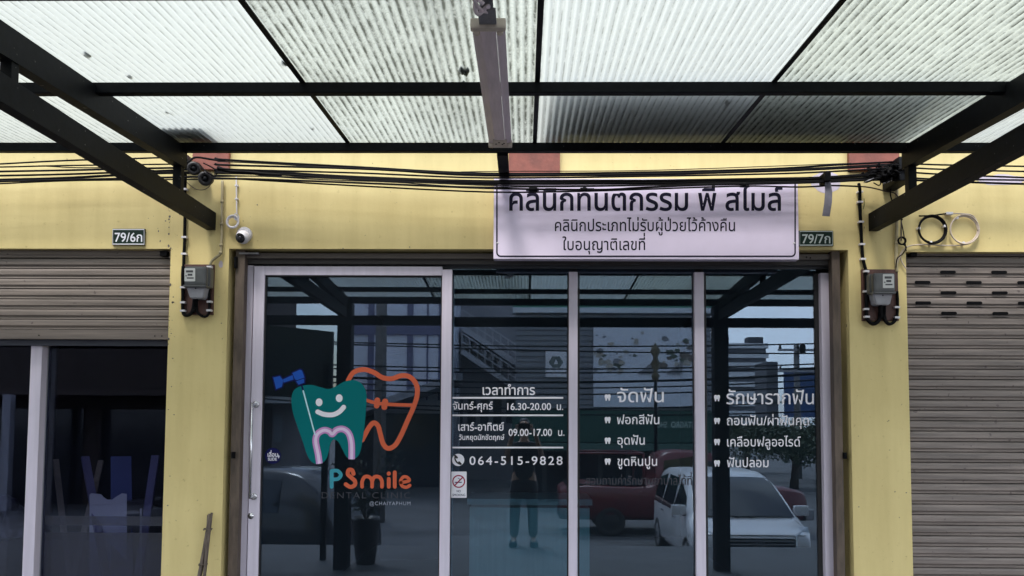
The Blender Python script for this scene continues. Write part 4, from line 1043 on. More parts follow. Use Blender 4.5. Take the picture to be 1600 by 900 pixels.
M_PL = mat('lilac_painted_wood', (.20, .19, .36), .6); M_PW = mat('pale_raw_wood', (.30, .25, .20), .7, var=.3)
plank(133, 714, 143, 770, .7, .05, M_PL, 'narrow lilac board leaning behind the torn white carton')
plank(158, 720, 146, 770, .75, .035, M_PW, 'bare wooden stick leaning behind the torn white carton')
plank(189, 714, 189.5, 773, .8, .13, mat('blue_board', (.13, .16, .38), .5), 'wide blue board standing right behind the white carton')
plank(243, 712, 231, 795, .7, .05, M_PL, 'lilac board leaning at the right end of the left shop window')
plank(87, 718, 98, 816, .75, .035, M_PW, 'bare wooden stick leaning near the white window post')
plank(220, 796, 220, 830, .6, .012, M_WHITEP, 'thin white stick standing right of the torn carton', 'stick', 'stick')
ct = thing('carton', 'torn white carton with a notched top edge standing inside the left shop', 'carton', at(167, 832, .6)); ct.location.z = .012
mb = MB(); yc = .6; cvx = lambda u, v, l=0.0: (lambda p: Vector((p.x, yc+.01-l, p.z)))(at(u, v, yc))
out_ = [(138.6, 773), (141, 771), (156, 772.5), (160, 777), (166, 781), (174, 781), (179, 777), (184, 774), (189, 771), (196.5, 772), (196.5, 990), (138.6, 990)]
poly2d(mb, [out_], cvx); poly2d(mb, [out_], cvx, -.005); mb.build('front_flap', mat('white_card', (.82, .82, .88), .6), ct)
a, b = at(139, 832, yc+.02), at(196, 786, yc+.02); mb = MB(); mb.box(a.x, b.x, yc+.02, yc+.35, .014, b.z); mb.build('box_body', mat('grey_card', (.35, .34, .36), .7), ct)
for px, py, s, lb in ((4, 826, .13, 'dark plastic sack slumped at the left edge of the photo'), (20, 828, .11, 'dark plastic sack beside the white post of the left shop window'), (10, 806, .09, 'small dark sack lying on top of the other sacks')):
    c = at(px, py, .7); zc_ = c.z; t = bmesh.new(); bmesh.ops.create_icosphere(t, subdivisions=4, radius=1)
    for v in t.verts:
        n_ = noise.noise(v.co*2.1+Vector((px, 0, 0)))*.25+noise.noise(v.co*6+Vector((px, 0, 0)))*.08; v.co = Vector((c.x, c.y, c.z))+Vector((v.co.x*s, v.co.y*s, v.co.z*s*1.5))*(1+n_)
    mb = MB(); mb.merge(t)
    for f in mb.bm.faces: f.smooth = True
    tag(mb.build('sack', mat('dark_glossy_plastic', (.05, .05, .07), .3)), lb, 'sack')
a = at(-40, 880, .7); bx_ = at(40, 880, .7); mb = MB(); mb.bbox(a.x, bx_.x, .5, 1.0, .013, at(10, 838, .7).z, .01); tag(mb.build('wooden_crate', mat('dark_wood', (.06, .05, .04), .7, var=.3)), 'dark wooden crate holding up the sacks in the left shop', 'crate')
# clinic interior: reception counter with things on top, row of chairs, inner partition
Yq = 1.9; ca, cb_ = at(734, 790, Yq).x, at(925, 790, Yq).x; zq = at(800, 779, Yq).z
ctr = thing('reception_counter', 'pale ribbed reception counter inside the clinic behind the opening hours', 'counter', ((ca+cb_)/2, Yq, .012))
mb = MB(); mb.bbox(ca-.02, cb_, Yq-.03, Yq+.6, zq-.05, zq, .004); mb.build('top', mat('counter_top', (.62, .66, .70), .35), ctr)
mb = MB(); mb.box(ca, cb_-.02, Yq, Yq+.55, .013, zq-.075); mb.build('front_panel', M_COUNTER, ctr)
mb = MB()
for k in range(24): x = ca+.02+k*(cb_-ca-.06)/24; mb.box(x, x+.012, Yq-.008, Yq-.0005, .02, zq-.08)
mb.build('ribs', M_COUNTER, ctr)
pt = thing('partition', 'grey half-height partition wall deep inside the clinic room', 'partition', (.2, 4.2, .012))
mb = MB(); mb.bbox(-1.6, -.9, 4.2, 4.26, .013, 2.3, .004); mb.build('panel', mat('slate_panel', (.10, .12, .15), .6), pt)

# ------------------------------------------------------------------ across the street (seen mirrored in the glass)
def lb(mb, name, m, parent, label=None):
    o = mb.build(name, m); o.parent = parent
    if label: o['label'] = label
    return o
ROADZ = -.79
M_CARW = mat('white_car_paint', (.60, .59, .61), .18, spec=.6)
M_CARR = mat('dull_red_car_paint', (.11, .012, .016), .35, var=.2, vscale=4)
M_CARD = mat('dark_car_paint', (.03, .032, .04), .2)
M_CARG = mat('dark_car_glass', (.012, .013, .016), .06, spec=.7)
M_TYRE = mat('tyre_rubber', (.02, .02, .02), .8)
M_HEAD = mat('clear_headlamp', (.45, .47, .5), .08, .3)
def car(name, label, cat, loc, rz, prof, W, zb, belt, paint, win_s, screen, wheels, rear=None):
    """prof: (distance from the nose, roof line height)"""
    t = thing(name, label, cat, loc); t.rotation_euler = (0, 0, rz)
    hw = W/2
    def topw(z): return hw - max(0, z-belt)*.26 - .02
    mb = MB(); rings = []
    pr = smooth_pts([(s, z, 0) for s, z in prof], 4)
    L = prof[-1][0]
    for p in pr:
        s, z = p.x, p.y; e = min(s, L-s); k = 1-.14*max(0, 1-e/.45)**2
        zz = min(belt, z-.06); tw = topw(z)
        q = [(0, zb), (hw*.9*k, zb), (hw*k, zb+.12), (hw*k, (zb+zz)/2+.03), ((hw-.01)*k, zz), (tw*k, max(z-.07, zz+.005)), ((tw-.08)*k, z-.012), (0, z)]
        q = q+[(-x, v) for x, v in q[-2:0:-1]]
        rings.append([mb.bm.verts.new((x, -s, v)) for x, v in q])
    n = len(rings[0])
    for A, B in zip(rings, rings[1:]):
        for k in range(n): mb.bm.faces.new((A[k], A[(k+1) % n], B[(k+1) % n], B[k])).smooth = True
    mb.bm.faces.new(rings[0]); mb.bm.faces.new(rings[-1][::-1])
    lb(mb, 'body', paint, t)
    def roof(s):
        for (a, za), (b, zb_) in zip(prof, prof[1:]):
            if a <= s <= b: return za+(zb_-za)*(s-a)/(b-a)
        return prof[-1][1]
    for s0, s1 in win_s:
        for sg in (-1, 1):
            z0 = belt+.02
            def sp(s, f):
                zt_ = roof(s)-.09; z = z0+(zt_-z0)*f; x = hw-.01+(topw(roof(s))-hw+.01)*((z-belt)/max(.05, roof(s)-.07-belt))
                return Vector((sg*(x+.012), -s, z))
            a = s0+.06; mb = MB(); mb.face([sp(s0, 0), sp(s1, 0), sp(s1-.03, .95), sp(s0+.12 if roof(s0) > belt+.3 else s0+.3, .95)])
            lb(mb, 'side_window', M_CARG, t)
    s0, s1 = screen; mb = MB()
    N = 6; rows = []
    for i in range(5):
        s = s0+(s1-s0)*i/4; z = roof(s)+.022; x = (topw(roof(s))-.07)
        rows.append([mb.bm.verts.new((x*(2*k/N-1), -s-.01+.03*(1-abs(2*k/N-1)), z-.02*abs(2*k/N-1)**3)) for k in range(N+1)])
    for A, B in zip(rows, rows[1:]):
        for k in range(N): mb.bm.faces.new((A[k], A[k+1], B[k+1], B[k])).smooth = True
    lb(mb, 'windscreen', M_CARG, t)
    for s in wheels:
        for sg in (-1, 1):
            mb = MB(); mb.lathe((sg*(hw-.10), -s, .31), (sg, 0, 0), [(-.1, 0), (-.1, .29), (-.08, .31), (.085, .31), (.105, .29), (.105, .2), (.09, .19)], 28); wl = lb(mb, 'wheel', M_TYRE, t)
            mb = MB(); mb.lathe((sg*(hw-.10), -s, .31), (sg, 0, 0), [(.088, .2), (.10, .18), (.085, .05), (.10, .04), (.10, 0)], 20); lb(mb, 'rim', M_CHROME if paint is M_CARW else M_TYRE, wl)
    for sg in (-1, 1):
        mb = MB(); mb.bbox(sg*(hw-.03) if sg > 0 else sg*(hw+.2), sg*(hw+.2) if sg > 0 else sg*(hw-.03), -screen[0]-.32, -screen[0]-.22, belt+.04, belt+.20, .04); lb(mb, 'wing_mirror', paint, t)
    return t
# white minivan, nose towards the shop
vp = refl(1187, 860, 11.5)
van = car('minivan', 'white minivan parked facing the shop, mirrored in the right pane', 'van', (vp.x, -6.55, ROADZ), 0,
          [(0, .56), (.06, .74), (.3, .81), (.66, .90), (1.0, 1.14), (1.4, 1.38), (1.75, 1.50), (2.2, 1.55), (3.4, 1.55), (4.0, 1.42), (4.2, 1.0), (4.22, .5)], 1.72, .22, .88, M_CARW,
          [(.95, 1.95), (2.01, 3.0), (3.06, 3.85)], (.69, 1.62), (.82, 3.45))
mb = MB(); mb.bbox(-.52, .52, -.02, .035, .54, .70, .02); gr = lb(mb, 'grille', M_BLACK, van)
mb = MB()
for z in (.565, .612, .660): mb.bbox(-.50, .50, .03, .048, z, z+.018, .004)
lb(mb, 'chrome_bars', M_CHROME, gr)
mb = MB(); cvh = lambda u, v, l=0.0: Vector((u, .052+l, .62+v))
stroke(mb, rrect(-.075, -.06, .075, .06, .03), .014, cvh, 0, True); stroke(mb, [(-.038, .045), (-.030, -.045)], .018, cvh, .001); stroke(mb, [(.038, .045), (.030, -.045)], .018, cvh, .001); stroke(mb, [(-.03, 0), (.03, 0)], .018, cvh, .001)
lb(mb, 'emblem', M_CHROME, gr)
mb = MB(); mb.bbox(-.62, .62, -.03, .030, .30, .42, .02); lb(mb, 'air_intake', M_BLACK, van)
for sg in (-1, 1):
    mb = MB(); mb.hexa([(sg*.54, .02, .56), (sg*.80, -.16, .60), (sg*.82, -.30, .83), (sg*.54, -.01, .74)], [(sg*.54, -.12, .56), (sg*.70, -.3, .60), (sg*.70, -.4, .82), (sg*.54, -.14, .73)])
    lb(mb, 'headlight', M_HEAD, van)
    mb = MB(); mb.lathe((sg*.66, -.01, .36), (0, 1, 0), [(0, 0), (0, .05), (.03, .05), (.03, 0)], 16); lb(mb, 'fog_lamp', M_HEAD, van)
mb = MB(); mb.bbox(-.18, .18, .031, .042, .44, .55, .004); lb(mb, 'number_plate', M_WHITEP, van)
mb = MB()
for sg in (-1, 1): mb.tube([(sg*.10, -.66, .925), (sg*.10-.42, -.83, 1.03)], .009, 6)
lb(mb, 'wipers', M_BLACK, van)
mb = MB()
for sg in (-1, 1): mb.tube([(sg*.74, -.35, .845), (sg*.72, -.6, .90)], .004, 5)
mb.tube([(-.70, -.05, .735), (.70, -.05, .735)], .006, 5)
lb(mb, 'bonnet_seam', M_GASK, van)
for sg in (-1, 1):
    for y in (-1.75, -2.85):
        mb = MB(); mb.bbox(sg*.865-.02, sg*.865+.02, y-.1, y+.1, .80, .83, .008); lb(mb, 'door_handle', M_CHROME, van)
mb = MB(); mb.bbox(-.12, .12, -1.35, -1.32, 1.22, 1.28, .01); lb(mb, 'rear_view_mirror', M_BLACK, van)
# red pickup standing across behind it, loaded bed to the left
pk = car('pickup_truck', 'dull red pickup truck standing across the street behind the white minivan', 'pickup', (5.9, -12.6, ROADZ), -PI/2,
         [(0, .66), (.05, .92), (.4, 1.02), (1.15, 1.10), (1.5, 1.42), (1.85, 1.70), (2.3, 1.78), (2.9, 1.76), (3.15, 1.5), (3.25, 1.08), (5.0, 1.06), (5.08, .6)], 1.75, .34, 1.08, M_CARR,
         [(1.5, 2.2), (2.25, 3.0)], (1.2, 1.8), (.9, 4.1))
mb = MB(); mb.bbox(-.80, .80, -5.02, -3.35, 1.05, 1.075, .01); lb(mb, 'bed_cover', M_BLACK, pk)
mb = MB()
for y in (-3.4, -4.9): mb.tube([(-.78, y, 1.06), (-.78, y, 1.72), (.78, y, 1.72), (.78, y, 1.06)], .025, 8)
for x in (-.78, .78): mb.tube([(x, -3.4, 1.72), (x, -4.9, 1.72)], .025, 8)
lb(mb, 'bed_rack', M_CARR, pk)
mb = MB(); mb.bbox(-.84, .84, -.05, .12, .36, .58, .03); lb(mb, 'bumper', M_GALV, pk)
sv = car('parked_car', 'dark parked car mirrored in the left shop window', 'car', (refl(205, 720, 13.5).x, -8.4, ROADZ), PI/2+.25,
         [(0, .60), (.08, .80), (.5, .92), (1.1, 1.0), (1.6, 1.34), (2.0, 1.56), (2.6, 1.62), (3.6, 1.56), (4.15, 1.1), (4.3, .6)], 1.76, .26, .98, M_CARD, [(1.35, 2.35), (2.4, 3.4)], (1.15, 1.95), (.85, 3.4))

# buildings
def wbox(mb, x0, x1, y0, y1, z0, z1): mb.box(x0, x1, y0, y1, z0, z1)
Ysh = refl(900, 600, 24).y
sh = thing('shop_row', 'grey metal clad shop block with green fascia across the street', 'building', (3, Ysh-4, ROADZ))
X0, X1 = refl(806, 600, 24).x, refl(1112, 600, 24).x
zf0, zf1 = refl(900, 690, 24).z, refl(900, 641, 24).z
ztop = refl(900, 478, 24).z+.5
mb = MB(); rows = []
z = zf1; 
while z < ztop-.7:
    rows += [(Ysh, z), (Ysh+.03, z+.02), (Ysh+.03, z+.09), (Ysh, z+.11)]; z += .16
A = [mb.bm.verts.new((X0, y, zz)) for y, zz in rows]; B = [mb.bm.verts.new((X1, y, zz)) for y, zz in rows]
for i in range(len(rows)-1): mb.bm.faces.new((A[i], A[i+1], B[i+1], B[i]))
mb.build('metal_cladding', mat('grey_metal_cladding', (.20, .205, .23), .45, .2), sh)
M_GRN = mat('green_fascia', (.012, .06, .045), .5); M_WIN = mat('dark_window', (.02, .022, .028), .1)
mb = MB(); mb.box(X0-.1, X1+.1, Ysh-.1, Ysh+.7, zf0, zf1-.02); fc = mb.build('fascia', M_GRN, sh)
mb = MB(); mb.box(X0-.1, X1+.1, Ysh-.1, Ysh+1.5, zf0-.22, zf0-.03); mb.build('awning', mat('green_grey_awning', (.05, .11, .09), .6), sh)
mb = MB(); mb.box(X0-.1, X1+.1, Ysh-.3, Ysh+.12, ztop-.55, ztop); mb.build('parapet', mat('green_coping', (.05, .22, .15), .5), sh)
mb = MB(); mb.box(X0-.1, X1+.1, Ysh-.3, Ysh+.16, ztop-.72, ztop-.56); mb.build('parapet_band', mat('white_band', (.6, .62, .66), .5), sh)
mb = MB(); mb.box(X0, X1, Ysh-9, Ysh-.1, ROADZ, zf1); mb.box(X0, X1, Ysh-9, Ysh-.1, zf1, ztop-.8); mb.build('wall', mat('dim_shop_wall', (.10, .10, .11), .7), sh)
for k in range(7):
    a = X0+.1+(X1-X0)*k/7; mb = MB(); mb.box(a, a+(X1-X0)/7-.14, Ysh-.09, Ysh-.04, ROADZ+.05, zf0-.3); mb.build('window', M_WIN, sh)
mb = MB(); cvf = lambda u, v, l=0.0: Vector((-u, Ysh+.702+l, -v))
xB, xO = refl(1091, 662, 23.3).x, refl(1049, 662, 23.3).x
zt_ = refl(1049, 668, 23.3).z
text(mb, "BETAGRO", -xB, -xO, -zt_, .135, cvf, .02); text(mb, "SHOP", -xO+.12, -refl(1022, 662, 23.3).x, -zt_, .135, cvf, .01)
mb.build('lettering', mat('pale_green_letters', (.45, .55, .5), .5), fc)
# billboard with food pictures, small white sign
bxa, bxb = refl(928, 560, 23.8).x, refl(1090, 560, 23.8).x; bz0, bz1 = refl(1000, 636, 23.8).z, refl(1000, 507, 23.8).z
bb = thing('billboard', 'wide pale billboard with food pictures on the grey clad facade opposite', 'billboard', ((bxa+bxb)/2, Ysh+.1, bz0))
mb = MB(); mb.box(bxa, bxb, Ysh+.04, Ysh+.12, bz0, bz1); mb.build('panel', mat('pale_blue_white_vinyl', (.66, .68, .76), .5), bb)
r_ = random.Random(5); cvb = lambda u, v, l=0.0: Vector((u, Ysh+.122+l, v))
M_FOOD = [mat('food_green', (.09, .11, .08), .6), mat('food_brown', (.14, .115, .10), .6), mat('food_cream', (.42, .38, .33), .6), mat('food_grey', (.22, .22, .24), .6)]
mb = MB(); mb.bm.free(); mb = MB()
W_b, H_b = bxb-bxa, bz1-bz0
for k in range(64):
    f = r_.random(); side = r_.random()
    if side < .35: cx, cy = r_.uniform(.0, .28), r_.uniform(.42, .66)
    elif side < .7: cx, cy = r_.uniform(.62, 1.0), r_.uniform(.5, .85)
    else: cx, cy = r_.uniform(0, .6), r_.uniform(.62, .92)
    s = r_.uniform(.03, .14)*(1 if side < .7 else .55); mb.mi = r_.choice((0, 1, 2, 3, 2))
    pts = blob(bxa+cx*W_b, bz0+cy*H_b, s*1.5, s, 0, k, 11, .5); pts = [(min(max(x, bxa+.01), bxb-.01), y) for x, y in pts]
    poly2d(mb, [pts], cvb, .0006*k)
mb.mi = 3
for a, b in ((.42, .20), (.70, .22)):
    x, y = bxa+a*W_b, bz0+.40*H_b; poly2d(mb, [[(x, y), (x+.16*W_b, y), (x+.16*W_b, y+.16*H_b)]], cvb, .041)
mb.mi = 0
mb.build('food_pictures', M_FOOD, bb)
sgx0, sgx1 = refl(853, 560, 23.6).x, refl(886, 560, 23.6).x; sz0_, sz1_ = refl(870, 588, 23.6).z, refl(870, 547, 23.6).z
ws = thing('wall_sign', 'small white sign with grey hexagon emblem on the grey facade opposite', 'sign', ((sgx0+sgx1)/2, Ysh+.1, sz0_))
mb = MB(); mb.box(sgx0, sgx1, Ysh+.04, Ysh+.11, sz0_, sz1_); mb.build('panel', M_WHITEP, ws)
mb = MB(); cx, cy = (sgx0+sgx1)/2, (sz0_+sz1_)/2+.06; hx_ = [(cx+.22*math.cos(math.radians(60*k)), cy+.20*math.sin(math.radians(60*k))) for k in range(6)]
poly2d(mb, [hx_, [(cx-.07, cy-.06), (cx+.07, cy-.06), (cx, cy+.09)]], lambda u, v, l=0.0: Vector((u, Ysh+.112+l, v))); mb.build('emblem', mat('grey_emblem', (.13, .15, .14), .5), ws)

# pale glazed block and its sloping awning, left of the middle
Y2 = refl(600, 560, 30).y; a, b = refl(539, 560, 30).x, refl(706, 560, 30).x; zl, zt2_ = refl(600, 625, 30).z, 12
gb = thing('glazed_block', 'tall pale blue glazed block with dark mullions across the street', 'building', ((a+b)/2, Y2-4, ROADZ))
mb = MB(); mb.box(a, b, Y2-8, Y2, ROADZ, zt2_); mb.build('wall', mat('pale_blue_panels', (.74, .76, .86), .25, var=.1, vscale=.7), gb)
mb = MB()
for px in (580, 641, 690): x = refl(px, 560, 30).x; mb.box(x-.11, x+.11, Y2+.001, Y2+.1, zl, zt2_)
for px in (600, 668): x = refl(px, 560, 30).x; mb.box(x-.03, x+.03, Y2+.001, Y2+.06, zl, zt2_)
for py in (516, 430): z = refl(600, py, 30).z; mb.box(a, b, Y2+.001, Y2+.08, z-.18, z+.18)
mb.build('mullions', mat('violet_grey_frame', (.12, .12, .22), .4), gb)
mb = MB(); P0, P1 = refl(536, 648, 27), refl(712, 590, 27); mb.hexa([(P0.x, Y2+.02, P0.z-.1), (P1.x, Y2+.02, P1.z-.1), (P1.x, Y2+.02, P1.z+.35), (P0.x, Y2+.02, P0.z+.3)], [(P0.x, Y2+3, P0.z-.15), (P1.x, Y2+3, P1.z-.15), (P1.x, Y2+3, P1.z+.12), (P0.x, Y2+3, P0.z+.1)])
mb.build('sloping_awning', mat('weathered_awning', (.33, .33, .36), .6, var=.3), gb)
mb = MB(); mb.box(a+.1, b-.1, Y2+.01, Y2+.08, ROADZ, zl-.5); mb.build('shop_opening', M_WIN, gb)
# building with outside stairs
Y3 = refl(750, 560, 34).y; a, b = refl(700, 560, 34).x, refl(812, 560, 34).x
stb = thing('stair_block', 'white block with diagonal outside stairs between the glazed block and the metal facade', 'building', ((a+b)/2, Y3-4, ROADZ))
mb = MB(); mb.box(a, b, Y3-7, Y3, ROADZ, 8.6); mb.build('wall', mat('grey_white_wall', (.26, .25, .27), .7, var=.25, vscale=1), stb)
for (ax_, ay, bx, by) in ((722, 512, 806, 567), (722, 549, 806, 606)):
    p, q = refl(ax_, ay, 33), refl(bx, by, 33); mb = MB(); mb.beam((p.x, Y3+.6, p.z), (q.x, Y3+.6, q.z), 1.1, .22)
    mb.beam((p.x, Y3+1.12, p.z+.75), (q.x, Y3+1.12, q.z+.75), .05, .05); mb.beam((p.x, Y3+1.12, p.z+.4), (q.x, Y3+1.12, q.z+.4), .05, .05)
    for k in range(8): f = k/7; c = p.lerp(q, f); mb.beam((c.x, Y3+1.12, c.z), (c.x, Y3+1.12, c.z+.76), .04, .04)
    mb.build('stair_flight', mat('pale_concrete', (.44, .43, .45), .7), stb)
for (x0_, y0_, x1_, y1_) in ((723, 528, 738, 544), (738, 536, 751, 549), (751, 544, 763, 556), (763, 552, 775, 562), (776, 563, 788, 575)):
    p, q = refl(x0_, y1_, 33.4), refl(x1_-2, y0_, 33.4); mb = MB(); mb.box(p.x, q.x, Y3+.001, Y3+.6, p.z, q.z); mb.build('balcony_box', mat('pale_concrete', (.44, .43, .45), .7), stb)
for k in range(5):
    x = a+.3+k*.55; mb = MB(); mb.box(x, x+.35, Y3+.001, Y3+.03, 1.6, 2.6); mb.build('window', M_WIN, stb)
# far apartment block
Y4 = refl(1150, 560, 230).y; a, b = refl(1090, 560, 230).x, refl(1197, 560, 230).x
apt = thing('apartment_block', 'far white apartment block with banded balconies under the open sky', 'building', ((a+b)/2, Y4-8, ROADZ))
zt4 = refl(1150, 537, 230).z; fl = 15/F*230
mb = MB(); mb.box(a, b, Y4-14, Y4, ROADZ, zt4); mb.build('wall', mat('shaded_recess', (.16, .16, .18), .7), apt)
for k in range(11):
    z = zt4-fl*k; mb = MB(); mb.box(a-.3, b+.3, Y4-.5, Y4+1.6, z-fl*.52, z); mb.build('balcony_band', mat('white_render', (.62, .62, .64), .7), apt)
for px in (1130, 1184):
    x = refl(px, 528, 230).x; mb = MB(); mb.bbox(x-2.2, x+2.2, Y4-6, Y4-2, zt4+.01, zt4+2.2, .2); mb.build('roof_tank', mat('dark_roof_structure', (.05, .05, .06), .7), apt)
# dark tower block beside it and a blue board
Y5 = refl(1210, 600, 120).y; a, b = refl(1198, 600, 120).x, refl(1216, 600, 120).x
tb = thing('narrow_block', 'narrow dark block right of the white apartment block', 'building', ((a+b)/2, Y5-4, ROADZ))
mb = MB(); mb.box(a, b, Y5-6, Y5, ROADZ, refl(1200, 565, 120).z); mb.build('wall', mat('dark_render', (.07, .07, .085), .7), tb)
for k in range(5): z = refl(1200, 575, 120).z-k*1.6; mb = MB(); mb.box(a+.3, b-.3, Y5+.001, Y5+.05, z-.8, z); mb.build('window', M_WIN, tb)
Y6 = refl(1255, 610, 45).y; a, b = refl(1226, 610, 45).x, refl(1330, 610, 45).x
bl = thing('blue_hoarding', 'blue hoarding on legs behind the utility pole at the right', 'hoarding', ((a+b)/2, Y6, ROADZ))
mb = MB(); mb.box(a, b, Y6-.1, Y6, refl(1250, 652, 45).z, refl(1250, 579, 45).z); mb.build('panel', mat('deep_blue_panel', (.02, .06, .18), .5, var=.2), bl)
mb = MB(); mb.box(a-.05, b+.05, Y6-.15, Y6+.05, refl(1250, 579, 45).z+.01, refl(1250, 575, 45).z); mb.build('frame', M_BLACK, bl)
for f in (.15, .5, .85): x = a+(b-a)*f; mb = MB(); mb.box(x-.08, x+.08, Y6-.3, Y6-.11, ROADZ, refl(1250, 655, 45).z); mb.build('leg', M_GALV, bl)
# dark shop row far left, opposite the left shop
Yd = -17.5
dr = thing('dark_shop_row', 'dim brown shop row with deep shaded openings opposite the left shop', 'building', (-15, Yd-3, ROADZ))
mb = MB(); mb.box(-30, -8.2, Yd-6, Yd, ROADZ, 6.2); mb.build('wall', mat('dim_brown_wall', (.06, .045, .04), .8, var=.2, vscale=1), dr)
for k in range(6):
    x = -29+k*3.4; mb = MB(); mb.box(x, x+2.9, Yd+.001, Yd+.04, ROADZ+.02, 1.9); mb.build('shop_opening', M_WIN, dr)
mb = MB(); mb.box(-30, -8.2, Yd+.05, Yd+1.4, 2.25, 2.4); mb.build('awning', mat('brown_awning', (.07, .05, .045), .7), dr)
for k in range(3):
    x = -14.6+k*.9; mb = MB(); mb.box(x, x+.22, Yd+1.5, Yd+1.7, ROADZ, 2.24); mb.build('post', mat('pale_post', (.4, .4, .46), .6), dr)
# small white house at the left, low walls
Y7 = refl(430, 650, 26).y; a, b = refl(390, 650, 26).x, refl(470, 650, 26).x
wh = thing('small_house', 'small white house with a pale awning at the far left of the street', 'building', ((a+b)/2, Y7-2, ROADZ))
mb = MB(); mb.box(a, b, Y7-4, Y7, ROADZ, refl(430, 632, 26).z); mb.build('wall', mat('grey_white_wall', (.26, .25, .27)), wh)
mb = MB(); mb.box(a-.3, b+.2, Y7-.2, Y7+1.2, refl(430, 632, 26).z+.01, refl(430, 622, 26).z); mb.build('awning', mat('pale_awning', (.42, .44, .46), .6), wh)
for px in (408, 428): p, q = refl(px, 690, 26), refl(px+14, 648, 26); mb = MB(); mb.box(p.x, q.x, Y7+.001, Y7+.04, p.z, q.z); mb.build('window', mat('pale_window', (.30, .33, .38), .15), wh)
# dark signboard hung at the canopy edge on the left
Y8 = refl(460, 560, 9.0).y; a, b = refl(385, 560, 9.0).x, refl(521, 560, 9.0).x
dk = thing('dark_signboard', 'large dark green signboard hung outside the left canopy column, seen from behind', 'sign board', ((a+b)/2, Y8, 1.9))
zA, zB, zC = refl(385, 505, 9.0).z, refl(521, 519, 9.0).z, refl(450, 618, 9.0).z
mb = MB(); mb.hexa([(a, Y8-.05, zC), (b, Y8-.05, zC), (b, Y8-.05, zB), (a, Y8-.05, zA)], [(a, Y8, zC), (b, Y8, zC), (b, Y8, zB), (a, Y8, zA)]); mb.build('panel', mat('dark_green_board', (.018, .03, .028), .6), dk)
for x in (a+.1, b-.06): mb = MB(); mb.box(x-.03, x+.03, Y8+.001, Y8+.06, .004, zC+.35); mb.build('leg', M_STEEL, dk)
# utility poles and the wires between them
def pole(px, d, ztop_, r, label, arms=True):
    p = refl(px, 600, d); t = thing('utility_pole', label, 'utility pole', (p.x, p.y, ROADZ), 'utility poles along the street')
    mb = MB(); mb.tube([(p.x, p.y, ROADZ), (p.x, p.y, ztop_)], [r, r*.7], 10); mb.build('post', mat('pole_concrete', (.16, .155, .155), .8, var=.3), t)
    if arms:
        for z in (ztop_-.35, ztop_-1.3):
            mb = MB(); mb.box(p.x-.9, p.x+.9, p.y+r, p.y+r+.1, z, z+.1); mb.build('crossarm', M_GALV, t)
            for dx in (-.8, 0, .8): mb = MB(); mb.lathe((p.x+dx, p.y+r+.05, z+.1), (0, 0, 1), [(0, 0), (0, .05), (.06, .07), (.1, .04), (.16, .05), (.18, 0)], 10); mb.build('insulator', M_BLACK, t)
    return p
pA = pole(595, 19, 8.5, .16, 'utility pole mirrored in the sliding door in front of the glazed block')
pB = pole(1246, 36, refl(1246, 537, 36).z, .17, 'utility pole mirrored in the rightmost pane against the open sky')
mb = MB(); p = refl(1247, 545, 35.6); mb.lathe((p.x+.22, p.y, p.z-.2), (0, 0, 1), [(0, 0), (0, .13), (.36, .13), (.40, .07), (.40, 0)], 14)
tag(mb.build('transformer', M_BLACK), 'small black transformer can hung on the right utility pole', 'transformer')
p = refl(1025, 600, 18); lp = thing('street_lamp', 'slim street lamp post with a gilded ornament in front of the billboard', 'street lamp', (p.x, p.y, ROADZ))
zt5 = refl(1025, 562, 18).z
mb = MB(); mb.tube([(p.x, p.y, ROADZ), (p.x, p.y, zt5)], [.05, .035], 10); mb.build('post', M_STEEL, lp)
mb = MB(); mb.lathe((p.x, p.y, zt5), (0, 0, 1), [(-.5, 0), (-.5, .05), (-.36, .10), (-.28, .04), (-.1, .11), (.05, .05), (.2, .12), (.36, .02), (.4, 0)], 14); mb.build('ornament', mat('dull_gilding', (.10, .08, .045), .5, .3), lp)
GW = 'street wires between the poles'
def wire(pa, pb, sag, r, label):
    P = [Vector(pa).lerp(Vector(pb), k/12) - Vector((0, 0, sag*4*(k/12)*(1-k/12))) for k in range(13)]; mb = MB(); mb.tube(P, r, 5); tag(mb.build('street_wire', M_CABLE), label, 'wire', GW)
wy = pA.y
for i, (py0, py1, d, sg) in enumerate(((526, 535, 19, .15), (528, 552, 19.1, .1), (560, 566, 18.8, .2), (566, 572, 19, .2), (574, 580, 18.7, .3), (583, 590, 18.9, .3), (592, 600, 18.6, .3), (604, 620, 18.9, .4), (612, 640, 18.6, .3))):
    A = refl(300, py0, d); B = refl(1330, py1, d); wire(A, B, sg, .018 if i != 4 else .03, 'black wire strung along the street in front of the buildings opposite')
